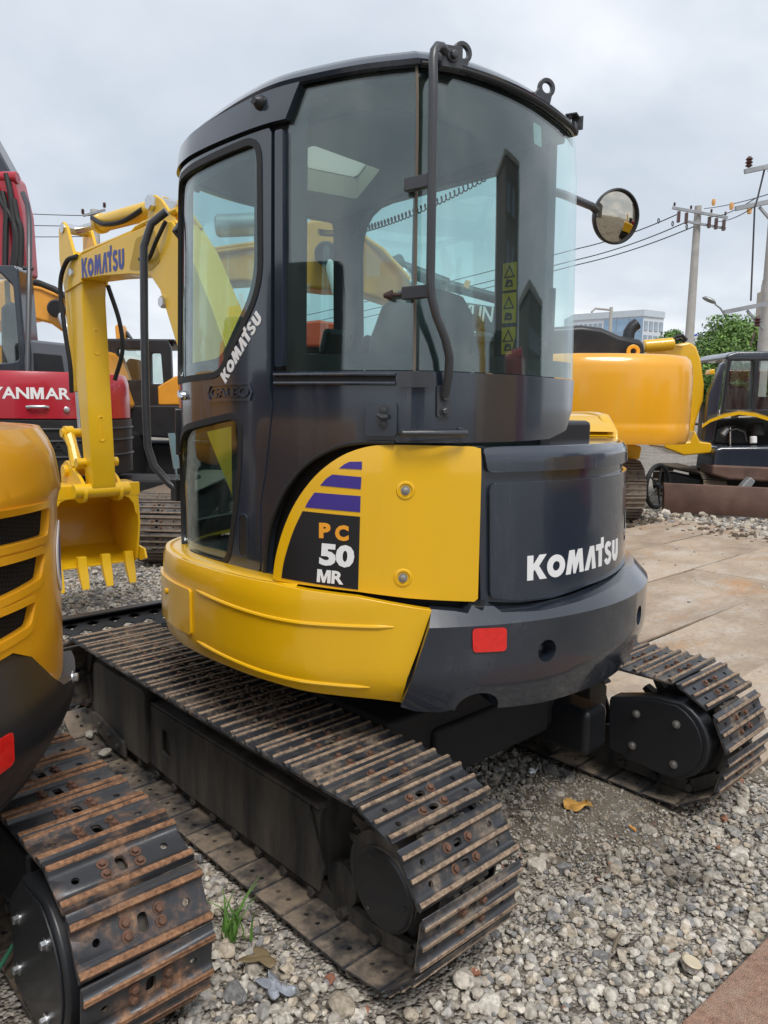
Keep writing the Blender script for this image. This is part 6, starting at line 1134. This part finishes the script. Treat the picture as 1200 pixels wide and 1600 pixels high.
# machines standing left of the picture, seen only mirrored in the door glass and the dark paint
for k, (x, y, rz, m0, lb) in enumerate(((-4.6, 6.2, 60, ORG, 'orange brown excavator left of the picture, seen only mirrored in the cab door window'), (-6.8, 3.0, 80, RUST, 'rust brown excavator left of the picture, seen only mirrored in the lower door window'), (-7.5, 10.5, 40, HRED, 'red excavator left of the picture, seen only mirrored beside the orange brown one'))):
    root = empty('excavator', (x, y, 0), R(rz), lb, 'excavator')
    for nm, bx_, m_, bv in (('body', ((.15, -.6, 1.5), (2.2, 2.3, 1.1)), m0, .15), ('cab', ((-.75, .75, 2.0), (.95, 1.5, 1.7)), BLK, .1), ('track', ((-1.0, 0, .42), (.5, 3.3, .8)), HID, .25), ('track', ((1.0, 0, .42), (.5, 3.3, .8)), HID, .25), ('deck', ((0, 0, .88), (1.7, 2.2, .3)), HID, .05)): b = MB(); b.box(*bx_); b.build(nm, m_, root, bv)
    b = MB(); b.prism([(.6, 1.3), (1.5, 2.9), (2.1, 3.3), (3.6, 3.5), (3.6, 3.15), (2.2, 2.75), (1.8, 2.4), (1.1, 1.1)], .0, .4, yz); b.build('boom', m0, root, .04); b = MB(); b.prism([(3.3, 3.7), (3.65, 3.6), (3.4, 1.4), (3.1, 1.4)], .05, .35, yz); b.build('arm', m0, root, .03)
# a yellow machine and a red truck added out of view, for mirror and paint reflections
root = empty('excavator', (4.6, -6.5, 0), R(200), 'yellow excavator added unseen behind the photographer, to be reflected in the round mirror', 'excavator')
for nm, bx_, m_, bv in (('body', ((0, -.6, 1.6), (2.4, 2.2, 1.1)), YEL, .15), ('cab', ((-.75, .7, 2.0), (.95, 1.5, 1.7)), BLK, .1), ('undercarriage', ((0, 0, .5), (2.4, 3.2, .9)), HID, .2)): b = MB(); b.box(*bx_); b.build(nm, m_, root, bv)
b = MB(); b.prism([(.6, 1.3), (1.6, 3.2), (3.4, 3.6), (3.4, 3.2), (2.0, 2.7), (1.1, 1.1)], .1, .5, yz); b.build('boom', YEL, root, .04)
root = empty('truck', (7.5, -7.5, 0), R(160), 'red truck added unseen behind the photographer, to be reflected in glossy paint', 'truck')
for nm, bx_, m_, bv in (('cab', ((0, -1.2, 1.6), (2.2, 1.8, 2.2)), RED, .15), ('bed', ((0, 1.6, 1.3), (2.2, 3.6, .9)), RED, .05), ('windscreen', ((0, -2.12, 2.0), (1.9, .06, .8)), GLB, .02), ('chassis', ((0, .4, .55), (1.8, 5.0, .5)), HID, .05)): b = MB(); b.box(*bx_); b.build(nm, m_, root, bv)
for x in (-.95, .95):
    for y in (-1.3, 2.0): b = MB(); b.lathe([(.3, -.13), (.46, -.12), (.46, .12), (.3, .13)], (x, y, .46), (1, 0, 0), 24); b.build('wheel', RUB, root)
# ---- what stands behind the photographer and is only seen mirrored in glass and paint
for k, (x, y, w, dp, h, rz) in enumerate(((34, -30, 7, 9, 17, 20), (55, -26, 14, 10, 11, 20), (-20, -34, 16, 10, 12, -10))):
    root = empty('apartment_block', (x, y, 0), R(rz), ('tall grey apartment block across the road, mirrored in the rear window', 'wider grey apartment block across the road, mirrored in the rear window', 'low grey apartment block behind the photographer')[k], 'building')
    b = MB(); b.box((0, 0, h/2), (w, dp, h)); b.build('wall', mat('grey_render', (.20, .19, .18), .8, var=.1, scale=.3), root); b = MB(); b.box((0, 0, h+.3), (w+.5, dp+.5, .6)); b.build('parapet', CONC, root)
    me = None
    for i in range(int(w//2.4)):
        for j in range(int(h//3)):
            if me is None: b = MB(); b.box((0, 0, 0), (1.3, .12, 1.5)); o = b.build('window_pane', PANE2, root); me = o.data
            else: o = bpy.data.objects.new('window_pane', me); COL.objects.link(o); o.parent = root
            o.location = (-w/2+1.3+2.4*i, dp/2, 1.8+3*j)
